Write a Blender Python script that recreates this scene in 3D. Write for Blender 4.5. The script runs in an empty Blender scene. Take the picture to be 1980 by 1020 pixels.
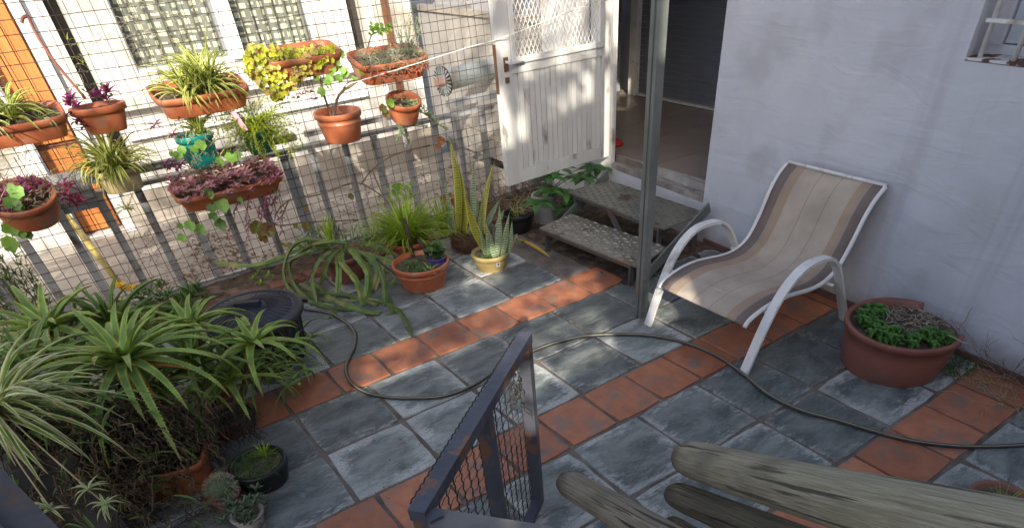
import bpy, math, random
from math import sin, cos, pi, radians
from mathutils import Vector, Matrix
V = Vector
sc = bpy.context.scene
COL = sc.collection

# ------------------------------------------------------------------ camera
CAM = V((-0.34874, -2.73657, 1.71470))
RX = V((0.80091, -0.59671, -0.04981)); RY = V((-0.44329, -0.53495, -0.71925)); RZ = V((0.40253, 0.59814, -0.69296))
F, CX, CY = 1153.417, 1061.392, 950.675
cd = bpy.data.cameras.new("camera"); cam = bpy.data.objects.new("camera", cd); COL.objects.link(cam)
M = Matrix.Identity(4)
for i in range(3):
    M[i][0] = RX[i]; M[i][1] = -RY[i]; M[i][2] = -RZ[i]; M[i][3] = CAM[i]
cam.matrix_world = M
cd.sensor_width = 36.0; cd.lens = F / 1980 * 36.0
cd.shift_x = (990 - CX) / 1980; cd.shift_y = (CY - 510) / 1980
cd.clip_start = 0.05; cd.clip_end = 400
sc.camera = cam

# ------------------------------------------------------------------ light
SUN = V((-0.45, -0.70, 0.40)).normalized()          # direction towards the sun
w = bpy.data.worlds.new("World"); sc.world = w; w.use_nodes = True
nt = w.node_tree; nt.nodes.clear()
sky = nt.nodes.new('ShaderNodeTexSky'); sky.sky_type = 'NISHITA'; sky.sun_disc = False
sky.sun_elevation = math.asin(SUN.z); sky.sun_rotation = math.atan2(SUN.x, SUN.y)
sky.dust_density = 3.0; sky.air_density = 0.8; sky.ozone_density = 0.6
bg = nt.nodes.new('ShaderNodeBackground'); bg.inputs[1].default_value = 0.15
wo = nt.nodes.new('ShaderNodeOutputWorld')
nt.links.new(sky.outputs[0], bg.inputs[0]); nt.links.new(bg.outputs[0], wo.inputs[0])
sd = bpy.data.lights.new("sun", 'SUN'); sd.energy = 4.3; sd.angle = radians(0.5); sd.color = (1.0, 0.91, 0.76)
so = bpy.data.objects.new("sun", sd); COL.objects.link(so)
so.rotation_euler = SUN.to_track_quat('Z', 'Y').to_euler(); so.location = (0, 0, 12)
sc.view_settings.view_transform = 'Standard'; sc.view_settings.look = 'None'
sc.view_settings.gamma = 1; sc.view_settings.use_curve_mapping = False
sc.view_settings.exposure = 0.92

# ------------------------------------------------------------------ measuring: a line of sight met with a real plane
def ray(x, y): return RX * ((x - CX) / F) + RY * ((y - CY) / F) + RZ
def fl(x, y, z=0.0):
    d = ray(x, y); return CAM + d * ((z - CAM.z) / d.z)
def aty(x, y, y0):
    d = ray(x, y); return CAM + d * ((y0 - CAM.y) / d.y)
def atx(x, y, x0):
    d = ray(x, y); return CAM + d * ((x0 - CAM.x) / d.x)
def dep(x, y, k): return CAM + ray(x, y) * k

# ------------------------------------------------------------------ mesh builder
class MB:
    def __init__(s): s.v = []; s.f = []; s.uv = []
    def add(s, vs, fs, uvs=None):
        b = len(s.v); s.v += [tuple(p) for p in vs]; s.f += [tuple(b + i for i in f) for f in fs]
        s.uv += list(uvs) if uvs else [(0.0, 0.0)] * len(vs)
    def hexa(s, p):  # 8 corners: bottom 4 ccw, top 4
        s.add(p, [(3, 2, 1, 0), (4, 5, 6, 7), (0, 1, 5, 4), (1, 2, 6, 5), (2, 3, 7, 6), (3, 0, 4, 7)])
    def box(s, x0, x1, y0, y1, z0, z1):
        s.hexa([(x0, y0, z0), (x1, y0, z0), (x1, y1, z0), (x0, y1, z0), (x0, y0, z1), (x1, y0, z1), (x1, y1, z1), (x0, y1, z1)])
    def beam(s, a, b, wd, ht, up=(0, 0, 1)):
        a = V(a); b = V(b); d = (b - a).normalized(); u = V(up)
        sd_ = d.cross(u)
        if sd_.length < 1e-4: sd_ = d.cross(V((0, 1, 0)))
        sd_.normalize(); u = sd_.cross(d).normalized(); sd_ = sd_ * wd / 2; u = u * ht / 2
        s.hexa([a - sd_ - u, a + sd_ - u, b + sd_ - u, b - sd_ - u, a - sd_ + u, a + sd_ + u, b + sd_ + u, b - sd_ + u])
    def sweep(s, pts, sec, up=(0, 0, 1), closed=True, cap=True, scale=None, fixed=None):
        """sec: list of (a,b) offsets in side/up directions"""
        pts = [V(p) for p in pts]; n = len(pts); m = len(sec); vs = []; uvs = []
        ref = V(up)
        for i, p in enumerate(pts):
            d = (pts[min(i + 1, n - 1)] - pts[max(i - 1, 0)]).normalized()
            if fixed is not None: side = V(fixed)
            else:
                side = d.cross(ref)
                if side.length < 1e-3: side = d.orthogonal()
                side.normalize()
            u = side.cross(d).normalized()
            if fixed is None: ref = u
            k = scale[i] if scale else 1
            for j, (a, b) in enumerate(sec):
                vs.append(p + side * a * k + u * b * k); uvs.append((j / m, i / max(n - 1, 1)))
        fs = []
        for i in range(n - 1):
            for j in range(m if closed else m - 1):
                j2 = (j + 1) % m
                fs.append((i * m + j, i * m + j2, (i + 1) * m + j2, (i + 1) * m + j))
        if cap and closed:
            fs.append(tuple(range(m - 1, -1, -1))); fs.append(tuple((n - 1) * m + j for j in range(m)))
        s.add(vs, fs, uvs)
    def tube(s, pts, r, n=6, radii=None):
        s.sweep(pts, [(cos(2 * pi * j / n) * r, sin(2 * pi * j / n) * r) for j in range(n)], scale=radii)
    def rings(s, rings, cap_bottom=True, cap_top=False):
        m = len(rings[0]); vs = [p for r in rings for p in r]; fs = []
        for i in range(len(rings) - 1):
            for j in range(m):
                j2 = (j + 1) % m
                fs.append((i * m + j, i * m + j2, (i + 1) * m + j2, (i + 1) * m + j))
        if cap_bottom: fs.append(tuple(range(m - 1, -1, -1)))
        if cap_top: fs.append(tuple((len(rings) - 1) * m + j for j in range(m)))
        s.add(vs, fs)
    def build(s, name, mat, parent=None, kind=None, smooth=False, loc=None):
        me = bpy.data.meshes.new(name)
        off = V(loc) if loc is not None else (parent.location if parent is not None and parent.get('_root') else V((0, 0, 0)))
        if parent is not None and not parent.get('_root'):
            off = V(parent['_org']) if '_org' in parent else V((0, 0, 0))
        me.from_pydata([tuple(V(p) - off) for p in s.v], [], s.f)
        ul = me.uv_layers.new(name="UVMap")
        for l in me.loops: ul.data[l.index].uv = s.uv[l.vertex_index]
        if smooth: me.polygons.foreach_set('use_smooth', [True] * len(me.polygons))
        me.update()
        me.materials.append(mat)
        o = bpy.data.objects.new(name, me); COL.objects.link(o)
        if parent is not None: o.parent = parent
        else: o.location = off
        o['_org'] = tuple(off)
        if kind: o['kind'] = kind
        return o

def tag(o, label, cat, group=None):
    o['label'] = label; o['category'] = cat
    if group: o['group'] = group
    return o
def thing(name, label, cat, loc=(0, 0, 0), group=None):
    o = bpy.data.objects.new(name, None); COL.objects.link(o); o.location = loc; o['_root'] = 1
    o.empty_display_size = 0.05
    return tag(o, label, cat, group)
def struct(o): o['kind'] = 'structure'; return o
def lin(a, b, t): return a + (b - a) * t
def smooth_path(pts, k=6):
    pts = [V(p) for p in pts]; out = []
    for i in range(len(pts) - 1):
        p0 = pts[max(i - 1, 0)]; p1 = pts[i]; p2 = pts[i + 1]; p3 = pts[min(i + 2, len(pts) - 1)]
        for j in range(k):
            t = j / k
            out.append(0.5 * ((2 * p1) + (p2 - p0) * t + (2 * p0 - 5 * p1 + 4 * p2 - p3) * t * t + (3 * p1 - p0 - 3 * p2 + p3) * t ** 3))
    out.append(pts[-1]); return out

# ------------------------------------------------------------------ materials
MATS = {}
def mat(name, c1, c2=None, scale=8.0, rough=0.7, bump=0.0, bscale=None, metal=0.0, rnd=0.0, detail=5, lo=0.35, hi=0.65,
        stretch=None, coord='Object', spec=0.5, c3=None, s3=3.0, lo3=.55, hi3=.7, trans=0.0, rvar=0.0):
    if name in MATS: return MATS[name]
    m = bpy.data.materials.new(name); m.use_nodes = True; n = m.node_tree; N = n.nodes; L = n.links
    p = N['Principled BSDF']; p.inputs['Roughness'].default_value = rough; p.inputs['Metallic'].default_value = metal
    p.inputs['Specular IOR Level'].default_value = spec
    tc = N.new('ShaderNodeTexCoord'); mp = N.new('ShaderNodeMapping'); L.new(tc.outputs[coord], mp.inputs[0])
    if stretch: mp.inputs['Scale'].default_value = stretch
    oi = N.new('ShaderNodeObjectInfo')
    ad = N.new('ShaderNodeVectorMath'); ad.operation = 'MULTIPLY_ADD'
    L.new(mp.outputs[0], ad.inputs[2]); ad.inputs[1].default_value = (17.3, 11.1, 7.7)
    cb = N.new('ShaderNodeCombineXYZ')
    for i in range(3): L.new(oi.outputs['Random'], cb.inputs[i])
    L.new(cb.outputs[0], ad.inputs[0])
    no = N.new('ShaderNodeTexNoise'); no.inputs['Scale'].default_value = scale; no.inputs['Detail'].default_value = detail
    no.inputs['Roughness'].default_value = 0.6
    L.new(ad.outputs[0], no.inputs['Vector'])
    rp = N.new('ShaderNodeValToRGB'); e = rp.color_ramp.elements
    e[0].position = lo; e[1].position = hi; e[0].color = (*c1, 1); e[1].color = (*(c2 or c1), 1)
    L.new(no.outputs[0], rp.inputs[0]); col = rp.outputs[0]
    if c3:
        n3 = N.new('ShaderNodeTexNoise'); n3.inputs['Scale'].default_value = s3; n3.inputs['Detail'].default_value = 8
        L.new(ad.outputs[0], n3.inputs['Vector'])
        mr = N.new('ShaderNodeMapRange'); mr.inputs[1].default_value = lo3; mr.inputs[2].default_value = hi3
        L.new(n3.outputs[0], mr.inputs[0])
        mx = N.new('ShaderNodeMix'); mx.data_type = 'RGBA'; L.new(mr.outputs[0], mx.inputs[0]); L.new(col, mx.inputs[6]); mx.inputs[7].default_value = (*c3, 1)
        col = mx.outputs[2]
    if rnd:
        hs = N.new('ShaderNodeHueSaturation'); mr2 = N.new('ShaderNodeMapRange')
        mr2.inputs[3].default_value = 1 - rnd; mr2.inputs[4].default_value = 1 + rnd
        L.new(oi.outputs['Random'], mr2.inputs[0]); L.new(mr2.outputs[0], hs.inputs['Value']); L.new(col, hs.inputs['Color']); col = hs.outputs[0]
    L.new(col, p.inputs['Base Color'])
    if rvar:
        mr4 = N.new('ShaderNodeMapRange'); mr4.inputs[3].default_value = rough - rvar; mr4.inputs[4].default_value = rough + rvar
        L.new(no.outputs[0], mr4.inputs[0]); L.new(mr4.outputs[0], p.inputs['Roughness'])
    if bump:
        nb = N.new('ShaderNodeTexNoise'); nb.inputs['Scale'].default_value = bscale or scale * 3; nb.inputs['Detail'].default_value = 6
        L.new(ad.outputs[0], nb.inputs['Vector'])
        bp = N.new('ShaderNodeBump'); bp.inputs['Strength'].default_value = bump; bp.inputs['Distance'].default_value = 0.016 if 'log' in name else 0.01
        L.new(nb.outputs[0], bp.inputs['Height']); L.new(bp.outputs[0], p.inputs['Normal'])
    if trans:
        tr = N.new('ShaderNodeBsdfTranslucent'); L.new(col, tr.inputs[0]); ms = N.new('ShaderNodeMixShader'); ms.inputs[0].default_value = trans
        L.new(p.outputs[0], ms.inputs[1]); L.new(tr.outputs[0], ms.inputs[2]); L.new(ms.outputs[0], N['Material Output'].inputs[0])
    MATS[name] = m; return m

def slate_mat():
    m = bpy.data.materials.new("slate"); m.use_nodes = True; n = m.node_tree; N = n.nodes; L = n.links
    p = N['Principled BSDF']
    tc = N.new('ShaderNodeTexCoord'); oi = N.new('ShaderNodeObjectInfo')
    cb = N.new('ShaderNodeCombineXYZ')
    for i in range(3): L.new(oi.outputs['Random'], cb.inputs[i])
    ad = N.new('ShaderNodeVectorMath'); ad.operation = 'MULTIPLY_ADD'; ad.inputs[1].default_value = (31, 57, 13)
    L.new(cb.outputs[0], ad.inputs[0]); L.new(tc.outputs['Object'], ad.inputs[2])
    def noise(scale, det=6, rough=.6, st=None, dist=0.0):
        t = N.new('ShaderNodeTexNoise'); t.inputs['Scale'].default_value = scale; t.inputs['Detail'].default_value = det
        t.inputs['Roughness'].default_value = rough; t.inputs['Distortion'].default_value = dist
        if st:
            mp = N.new('ShaderNodeMapping'); mp.inputs['Scale'].default_value = st; mp.inputs['Rotation'].default_value = (0, 0, .6)
            L.new(ad.outputs[0], mp.inputs[0]); L.new(mp.outputs[0], t.inputs[0])
        else: L.new(ad.outputs[0], t.inputs[0])
        return t.outputs[0]
    def rng(src, a, b, c=0.0, d=1.0):
        r = N.new('ShaderNodeMapRange'); r.inputs[1].default_value = a; r.inputs[2].default_value = b; r.inputs[3].default_value = c; r.inputs[4].default_value = d
        L.new(src, r.inputs[0]); return r.outputs[0]
    def math_(op, a, b):
        t = N.new('ShaderNodeMath'); t.operation = op
        for i, q in enumerate((a, b)):
            if isinstance(q, (int, float)): t.inputs[i].default_value = q
            else: L.new(q, t.inputs[i])
        return t.outputs[0]
    def mix(f, a, b):
        t = N.new('ShaderNodeMix'); t.data_type = 'RGBA'
        if isinstance(f, float): t.inputs[0].default_value = f
        else: L.new(f, t.inputs[0])
        for i, q in ((6, a), (7, b)):
            if isinstance(q, tuple): t.inputs[i].default_value = (*q, 1)
            else: L.new(q, t.inputs[i])
        return t.outputs[2]
    sx = N.new('ShaderNodeSeparateXYZ'); L.new(tc.outputs['Object'], sx.inputs[0])
    ex = math_('ABSOLUTE', sx.outputs[0], 0); ey = math_('ABSOLUTE', sx.outputs[1], 0)
    edge = math_('MAXIMUM', ex, ey)                      # 0.5 at the rim
    n1 = noise(1.6, 9, .66, (1, 1.7, 1), .5); n2 = noise(6, 10, .74, (1, 2.8, 1), .7); n3 = noise(45, 4); n4 = noise(1.1, 4)
    base = mix(rng(n1, .36, .62), (.062, .080, .080), (.205, .235, .218))
    base = mix(rng(n2, .50, .72), base, (.25, .275, .262))
    e2 = math_('ADD', edge, math_('MULTIPLY', math_('SUBTRACT', n2, .5), .75))
    e3 = math_('ADD', e2, math_('MULTIPLY', math_('SUBTRACT', oi.outputs['Random'], .5), .16))
    efm = math_('MULTIPLY', rng(e3, .40, .50), rng(n4, .38, .58, .15, .8))
    efm = math_('MULTIPLY', efm, rng(n3, .38, .56, .45, 1.0))
    base = mix(efm, base, (.47, .485, .46))
    base = mix(rng(n3, .62, .75, 0, .35), base, (.03, .028, .025))
    n5 = noise(2.6, 3, .5, (1, 5.0, 1), 1.6)
    base = mix(rng(math_('ABSOLUTE', math_('SUBTRACT', n5, .5), 0), 0, .006, .55, 0.0), base, (.03, .033, .036))
    hs = N.new('ShaderNodeHueSaturation'); L.new(base, hs.inputs['Color']); L.new(rng(oi.outputs['Random'], 0, 1, .85, 1.5), hs.inputs['Value'])
    L.new(rng(n4, .3, .7, .47, .525), hs.inputs['Hue'])
    hs.inputs['Saturation'].default_value = .72
    L.new(hs.outputs[0], p.inputs['Base Color'])
    L.new(rng(n2, .3, .7, .38, .68), p.inputs['Roughness'])
    b1 = N.new('ShaderNodeBump'); b1.inputs['Strength'].default_value = .8; b1.inputs['Distance'].default_value = .014; L.new(n2, b1.inputs['Height'])
    b2 = N.new('ShaderNodeBump'); b2.inputs['Strength'].default_value = .25; b2.inputs['Distance'].default_value = .004; L.new(n3, b2.inputs['Height'])
    L.new(b1.outputs[0], b2.inputs['Normal']); L.new(b2.outputs[0], p.inputs['Normal'])
    return m

def stripe_mat(name, cedge, cmid, lo=.28, hi=.42, rough=.45, rnd=.2, tip=None, trans=.25, inv=False):
    """leaf with a centre band along its length"""
    m = bpy.data.materials.new(name); m.use_nodes = True; n = m.node_tree; N = n.nodes; L = n.links
    p = N['Principled BSDF']; p.inputs['Roughness'].default_value = rough; p.inputs['Specular IOR Level'].default_value = .3
    uv = N.new('ShaderNodeUVMap'); sx = N.new('ShaderNodeSeparateXYZ'); L.new(uv.outputs[0], sx.inputs[0])
    a = N.new('ShaderNodeMath'); a.operation = 'SUBTRACT'; L.new(sx.outputs[0], a.inputs[0]); a.inputs[1].default_value = .5
    b = N.new('ShaderNodeMath'); b.operation = 'ABSOLUTE'; L.new(a.outputs[0], b.inputs[0])
    r = N.new('ShaderNodeMapRange'); r.inputs[1].default_value = lo; r.inputs[2].default_value = hi; L.new(b.outputs[0], r.inputs[0])
    mx = N.new('ShaderNodeMix'); mx.data_type = 'RGBA'; L.new(r.outputs[0], mx.inputs[0]); mx.inputs[6].default_value = (*cmid, 1); mx.inputs[7].default_value = (*cedge, 1)
    col = mx.outputs[2]
    if tip:
        r2 = N.new('ShaderNodeMapRange'); r2.inputs[1].default_value = .8; r2.inputs[2].default_value = 1; L.new(sx.outputs[1], r2.inputs[0])
        m2 = N.new('ShaderNodeMix'); m2.data_type = 'RGBA'; L.new(r2.outputs[0], m2.inputs[0]); L.new(col, m2.inputs[6]); m2.inputs[7].default_value = (*tip, 1); col = m2.outputs[2]
    no = N.new('ShaderNodeTexNoise'); no.inputs['Scale'].default_value = 14; tc = N.new('ShaderNodeTexCoord'); L.new(tc.outputs['Object'], no.inputs[0])
    hs = N.new('ShaderNodeHueSaturation'); mr = N.new('ShaderNodeMapRange'); mr.inputs[1].default_value = .3; mr.inputs[2].default_value = .7
    mr.inputs[3].default_value = 1 - rnd * 1.4; mr.inputs[4].default_value = 1 + rnd * 1.4
    L.new(no.outputs[0], mr.inputs[0]); L.new(mr.outputs[0], hs.inputs['Value']); L.new(col, hs.inputs['Color'])
    L.new(hs.outputs[0], p.inputs['Base Color'])
    tr = N.new('ShaderNodeBsdfTranslucent'); L.new(hs.outputs[0], tr.inputs[0]); ms = N.new('ShaderNodeMixShader'); ms.inputs[0].default_value = trans
    L.new(p.outputs[0], ms.inputs[1]); L.new(tr.outputs[0], ms.inputs[2]); L.new(ms.outputs[0], N['Material Output'].inputs[0])
    return m

def snake_mat(name, cb, c2, ce):
    m = bpy.data.materials.new(name); m.use_nodes = True; n = m.node_tree; N = n.nodes; L = n.links
    p = N['Principled BSDF']; p.inputs['Roughness'].default_value = .4
    uv = N.new('ShaderNodeUVMap'); sx = N.new('ShaderNodeSeparateXYZ'); L.new(uv.outputs[0], sx.inputs[0])
    wv = N.new('ShaderNodeTexWave'); wv.bands_direction = 'Y'; wv.inputs['Scale'].default_value = 1.6; wv.inputs['Distortion'].default_value = 3.5; wv.inputs['Detail'].default_value = 3; wv.inputs['Detail Scale'].default_value = 2
    mp = N.new('ShaderNodeMapping'); mp.inputs['Scale'].default_value = (.35, 1.6, 1); L.new(uv.outputs[0], mp.inputs[0]); L.new(mp.outputs[0], wv.inputs[0])
    mx = N.new('ShaderNodeMix'); mx.data_type = 'RGBA'; L.new(wv.outputs[1], mx.inputs[0]); mx.inputs[6].default_value = (*cb, 1); mx.inputs[7].default_value = (*c2, 1)
    a = N.new('ShaderNodeMath'); a.operation = 'SUBTRACT'; L.new(sx.outputs[0], a.inputs[0]); a.inputs[1].default_value = .5
    b = N.new('ShaderNodeMath'); b.operation = 'ABSOLUTE'; L.new(a.outputs[0], b.inputs[0])
    r = N.new('ShaderNodeMapRange'); r.inputs[1].default_value = .38; r.inputs[2].default_value = .44; L.new(b.outputs[0], r.inputs[0])
    m2 = N.new('ShaderNodeMix'); m2.data_type = 'RGBA'; L.new(r.outputs[0], m2.inputs[0]); L.new(mx.outputs[2], m2.inputs[6]); m2.inputs[7].default_value = (*ce, 1)
    L.new(m2.outputs[2], p.inputs['Base Color']); return m

def fabric_mat():
    m = bpy.data.materials.new("sling_fabric"); m.use_nodes = True; n = m.node_tree; N = n.nodes; L = n.links
    p = N['Principled BSDF']; p.inputs['Roughness'].default_value = .75
    uv = N.new('ShaderNodeUVMap'); sx = N.new('ShaderNodeSeparateXYZ'); L.new(uv.outputs[0], sx.inputs[0])
    rp = N.new('ShaderNodeValToRGB'); rp.color_ramp.interpolation = 'CONSTANT'; e = rp.color_ramp.elements
    dk = (.17, .13, .118, 1); tn = (.36, .265, .19, 1); bg_ = (.42, .355, .295, 1); md = (.32, .255, .21, 1); ln = (.14, .11, .10, 1)
    e[0].position = 0; e[0].color = dk; e[1].position = .10; e[1].color = md
    for ps, c in ((.14, tn), (.20, bg_), (.395, ln), (.402, bg_), (.598, ln), (.605, bg_), (.80, tn), (.86, md), (.90, dk)):
        q = e.new(ps); q.color = c
    L.new(sx.outputs[0], rp.inputs[0])
    tc = N.new('ShaderNodeTexCoord'); no = N.new('ShaderNodeTexNoise'); no.inputs['Scale'].default_value = 9; no.inputs['Detail'].default_value = 8; L.new(tc.outputs['Object'], no.inputs[0])
    hs = N.new('ShaderNodeHueSaturation'); mr = N.new('ShaderNodeMapRange'); mr.inputs[1].default_value = .3; mr.inputs[2].default_value = .7; mr.inputs[3].default_value = .84; mr.inputs[4].default_value = 1.1
    L.new(no.outputs[0], mr.inputs[0]); L.new(mr.outputs[0], hs.inputs['Value']); L.new(rp.outputs[0], hs.inputs['Color']); L.new(hs.outputs[0], p.inputs['Base Color'])
    ck = N.new('ShaderNodeTexChecker'); ck.inputs['Scale'].default_value = 260; L.new(uv.outputs[0], ck.inputs[0])
    bp = N.new('ShaderNodeBump'); bp.inputs['Strength'].default_value = .3; bp.inputs['Distance'].default_value = .002; L.new(ck.outputs[1], bp.inputs['Height']); L.new(bp.outputs[0], p.inputs['Normal'])
    return m

def curtain_mat():
    m = bpy.data.materials.new("patterned_curtain"); m.use_nodes = True; n = m.node_tree; N = n.nodes; L = n.links
    p = N['Principled BSDF']; p.inputs['Roughness'].default_value = .85
    uv = N.new('ShaderNodeUVMap')
    def br(sc_, rot, w, h, off):
        mp = N.new('ShaderNodeMapping'); mp.inputs['Scale'].default_value = (sc_, sc_, 1); mp.inputs['Rotation'].default_value = (0, 0, rot); L.new(uv.outputs[0], mp.inputs[0])
        b = N.new('ShaderNodeTexBrick'); b.inputs['Scale'].default_value = 1; b.inputs['Mortar Size'].default_value = .11; b.inputs['Mortar Smooth'].default_value = 0
        b.inputs['Brick Width'].default_value = w; b.inputs['Row Height'].default_value = h; b.offset = off
        L.new(mp.outputs[0], b.inputs[0]); return b
    a = br(5.0, 0, 1.2, .6, .5); c = br(5.0, pi / 2, 1.6, .8, .35)
    mt = N.new('ShaderNodeMath'); mt.operation = 'MAXIMUM'; L.new(a.outputs['Fac'], mt.inputs[0]); L.new(c.outputs['Fac'], mt.inputs[1])
    mx = N.new('ShaderNodeMix'); mx.data_type = 'RGBA'; L.new(mt.outputs[0], mx.inputs[0]); mx.inputs[6].default_value = (.46, .48, .35, 1); mx.inputs[7].default_value = (.13, .14, .12, 1)
    L.new(mx.outputs[2], p.inputs['Base Color']); return m

def rail_mat():
    return mat('grey_painted_steel', (.11, .125, .12), (.165, .18, .17), 5, .5, .3, 25, c3=(.20, .12, .08), s3=7, lo3=.61, hi3=.68)

SLATE = slate_mat()
M_TERRA = mat('terracotta_tile', (.33, .115, .058), (.45, .175, .092), 3, .5, .25, 30, rnd=.2, c3=(.23, .15, .12), s3=2.6, lo3=.52, hi3=.70, rvar=.1)
M_MORTAR = mat('mortar', (.11, .09, .075), (.21, .175, .15), 9, .95, .7, 60, c3=(.24, .21, .18), s3=4)
M_SOILG = mat('dirt', (.045, .032, .024), (.13, .09, .065), 12, .97, 1.0, 50, c3=(.22, .15, .10), s3=6)
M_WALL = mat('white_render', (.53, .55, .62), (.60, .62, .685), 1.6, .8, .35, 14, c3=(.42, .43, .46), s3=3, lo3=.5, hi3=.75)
def age_wall(m):
    n = m.node_tree; N = n.nodes; L = n.links; p = N['Principled BSDF']; src = p.inputs['Base Color'].links[0].from_socket
    tc = N.new('ShaderNodeTexCoord'); mp = N.new('ShaderNodeMapping'); mp.inputs['Scale'].default_value = (9, 9, .35); L.new(tc.outputs['Object'], mp.inputs[0])
    t = N.new('ShaderNodeTexNoise'); t.inputs['Scale'].default_value = 1.3; t.inputs['Detail'].default_value = 6; L.new(mp.outputs[0], t.inputs[0])
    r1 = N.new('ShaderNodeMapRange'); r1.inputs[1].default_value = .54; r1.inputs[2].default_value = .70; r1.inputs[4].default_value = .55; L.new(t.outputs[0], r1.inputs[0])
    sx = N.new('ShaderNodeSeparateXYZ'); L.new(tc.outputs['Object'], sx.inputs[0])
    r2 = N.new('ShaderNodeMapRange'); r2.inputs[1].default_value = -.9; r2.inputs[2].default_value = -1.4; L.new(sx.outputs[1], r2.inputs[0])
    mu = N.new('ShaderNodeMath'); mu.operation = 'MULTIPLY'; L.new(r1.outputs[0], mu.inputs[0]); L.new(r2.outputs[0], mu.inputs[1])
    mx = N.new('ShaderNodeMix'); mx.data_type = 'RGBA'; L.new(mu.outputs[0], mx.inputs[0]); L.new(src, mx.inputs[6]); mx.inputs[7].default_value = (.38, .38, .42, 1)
    n3 = N.new('ShaderNodeTexNoise'); n3.inputs['Scale'].default_value = 5; n3.inputs['Detail'].default_value = 8; L.new(tc.outputs['Object'], n3.inputs[0])
    ad = N.new('ShaderNodeMath'); ad.operation = 'MULTIPLY_ADD'; L.new(n3.outputs[0], ad.inputs[0]); ad.inputs[1].default_value = -.32; L.new(sx.outputs[2], ad.inputs[2])
    r3 = N.new('ShaderNodeMapRange'); r3.inputs[1].default_value = -.13; r3.inputs[2].default_value = -.02; r3.inputs[3].default_value = .6; r3.inputs[4].default_value = 0; L.new(ad.outputs[0], r3.inputs[0])
    m3 = N.new('ShaderNodeMix'); m3.data_type = 'RGBA'; L.new(r3.outputs[0], m3.inputs[0]); L.new(mx.outputs[2], m3.inputs[6]); m3.inputs[7].default_value = (.22, .19, .17, 1)
    L.new(m3.outputs[2], p.inputs['Base Color'])
    n4 = N.new('ShaderNodeTexNoise'); n4.inputs['Scale'].default_value = 4.5; n4.inputs['Detail'].default_value = 10; n4.inputs['Roughness'].default_value = .55; n4.inputs['Distortion'].default_value = .8
    mp4 = N.new('ShaderNodeMapping'); mp4.inputs['Rotation'].default_value = (.7, 0, 0); mp4.inputs['Scale'].default_value = (1, .6, 1.8); L.new(tc.outputs['Object'], mp4.inputs[0]); L.new(mp4.outputs[0], n4.inputs[0])
    bp = N.new('ShaderNodeBump'); bp.inputs['Strength'].default_value = .5; bp.inputs['Distance'].default_value = .019; L.new(n4.outputs[0], bp.inputs['Height']); L.new(bp.outputs[0], p.inputs['Normal'])
age_wall(M_WALL)
M_WALLB = mat('white_plaster', (.70, .70, .68), (.82, .82, .80), 2, .8, .3, 20, c3=(.5, .46, .40), s3=3, lo3=.56, hi3=.74)
M_FAC = mat('beige_plaster', (.56, .54, .50), (.70, .69, .66), 2, .8, .3, 20, c3=(.30, .27, .23), s3=2.4, lo3=.50, hi3=.70)  # the plaster's own beige tone with darker blotches
M_CONC = mat('concrete', (.30, .28, .26), (.42, .40, .37), 2.5, .9, .4, 30, c3=(.17, .155, .14), s3=1.6, lo3=.55, hi3=.75)
M_CONC2 = mat('pale_concrete', (.30, .265, .225), (.42, .38, .33), 2.2, .9, .4, 30, c3=(.2, .17, .14), s3=2.6, lo3=.56, hi3=.72)  # darker blotches stand in for dappled shade on plinth and patio
M_POT = mat('terracotta_plastic', (.38, .105, .045), (.50, .155, .070), 4, .42, .12, 30, rnd=.16, c3=(.42, .22, .14), s3=9, lo3=.52, hi3=.72)
M_POTR = mat('red_brown_plastic', (.20, .072, .052), (.25, .095, .072), 4, .5, .1, 30, c3=(.15, .07, .06), s3=5)
M_OLIVE = mat('olive_plastic', (.36, .27, .10), (.40, .31, .13), 5, .45)
M_TEAL = mat('teal_plastic', (.01, .22, .20), (.02, .28, .24), 5, .4)
M_BLACK = mat('black_plastic', (.010, .011, .013), (.018, .019, .022), 8, .42, .1, 60)
M_BIN = mat('dark_bin_plastic', (.014, .018, .030), (.026, .032, .048), 6, .48, .12, 60, c3=(.05, .05, .055), s3=4, lo3=.55, hi3=.8)
M_SOIL = mat('potting_soil', (.055, .038, .026), (.19, .14, .10), 25, .95, .9, 80)
M_WHITEP = mat('white_paint', (.62, .62, .60), (.76, .76, .74), 6, .5, .2, 30, c3=(.35, .30, .24), s3=7, lo3=.62, hi3=.74)
M_CHAIRW = mat('white_aluminium', (.62, .62, .61), (.76, .76, .76), 5, .45, .15, 40, c3=(.36, .33, .29), s3=14, lo3=.60, hi3=.74, stretch=(1, 1, .4))
M_DOORP = mat('weathered_white_paint', (.60, .60, .58), (.72, .72, .70), 5, .55, .3, 25, c3=(.24, .22, .20), s3=11, lo3=.60, hi3=.70, stretch=(1, 1, .35))
M_STEEL = rail_mat()
M_FENCE = mat('grey_fence_paint', (.24, .25, .265), (.33, .34, .35), 8, .5, .15, 40, c3=(.10, .07, .055), s3=8, lo3=.6, hi3=.72)
M_WIRE = mat('rusted_wire', (.07, .055, .045), (.17, .14, .12), 9, .6, metal=.3)
M_GATE = mat('dark_gate_paint', (.055, .058, .075), (.085, .088, .11), 6, .42, .3, 30, c3=(.17, .085, .055), s3=10, lo3=.575, hi3=.595)
M_GWIRE = mat('black_wire', (.025, .025, .03), (.045, .04, .04), 20, .5)
M_LOG = mat('weathered_log', (.30, .27, .18), (.47, .43, .31), 5, .8, 1.0, 9, c3=(.10, .085, .06), s3=2.0, lo3=.60, hi3=.63, stretch=(1.0, 26, 26))
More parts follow.
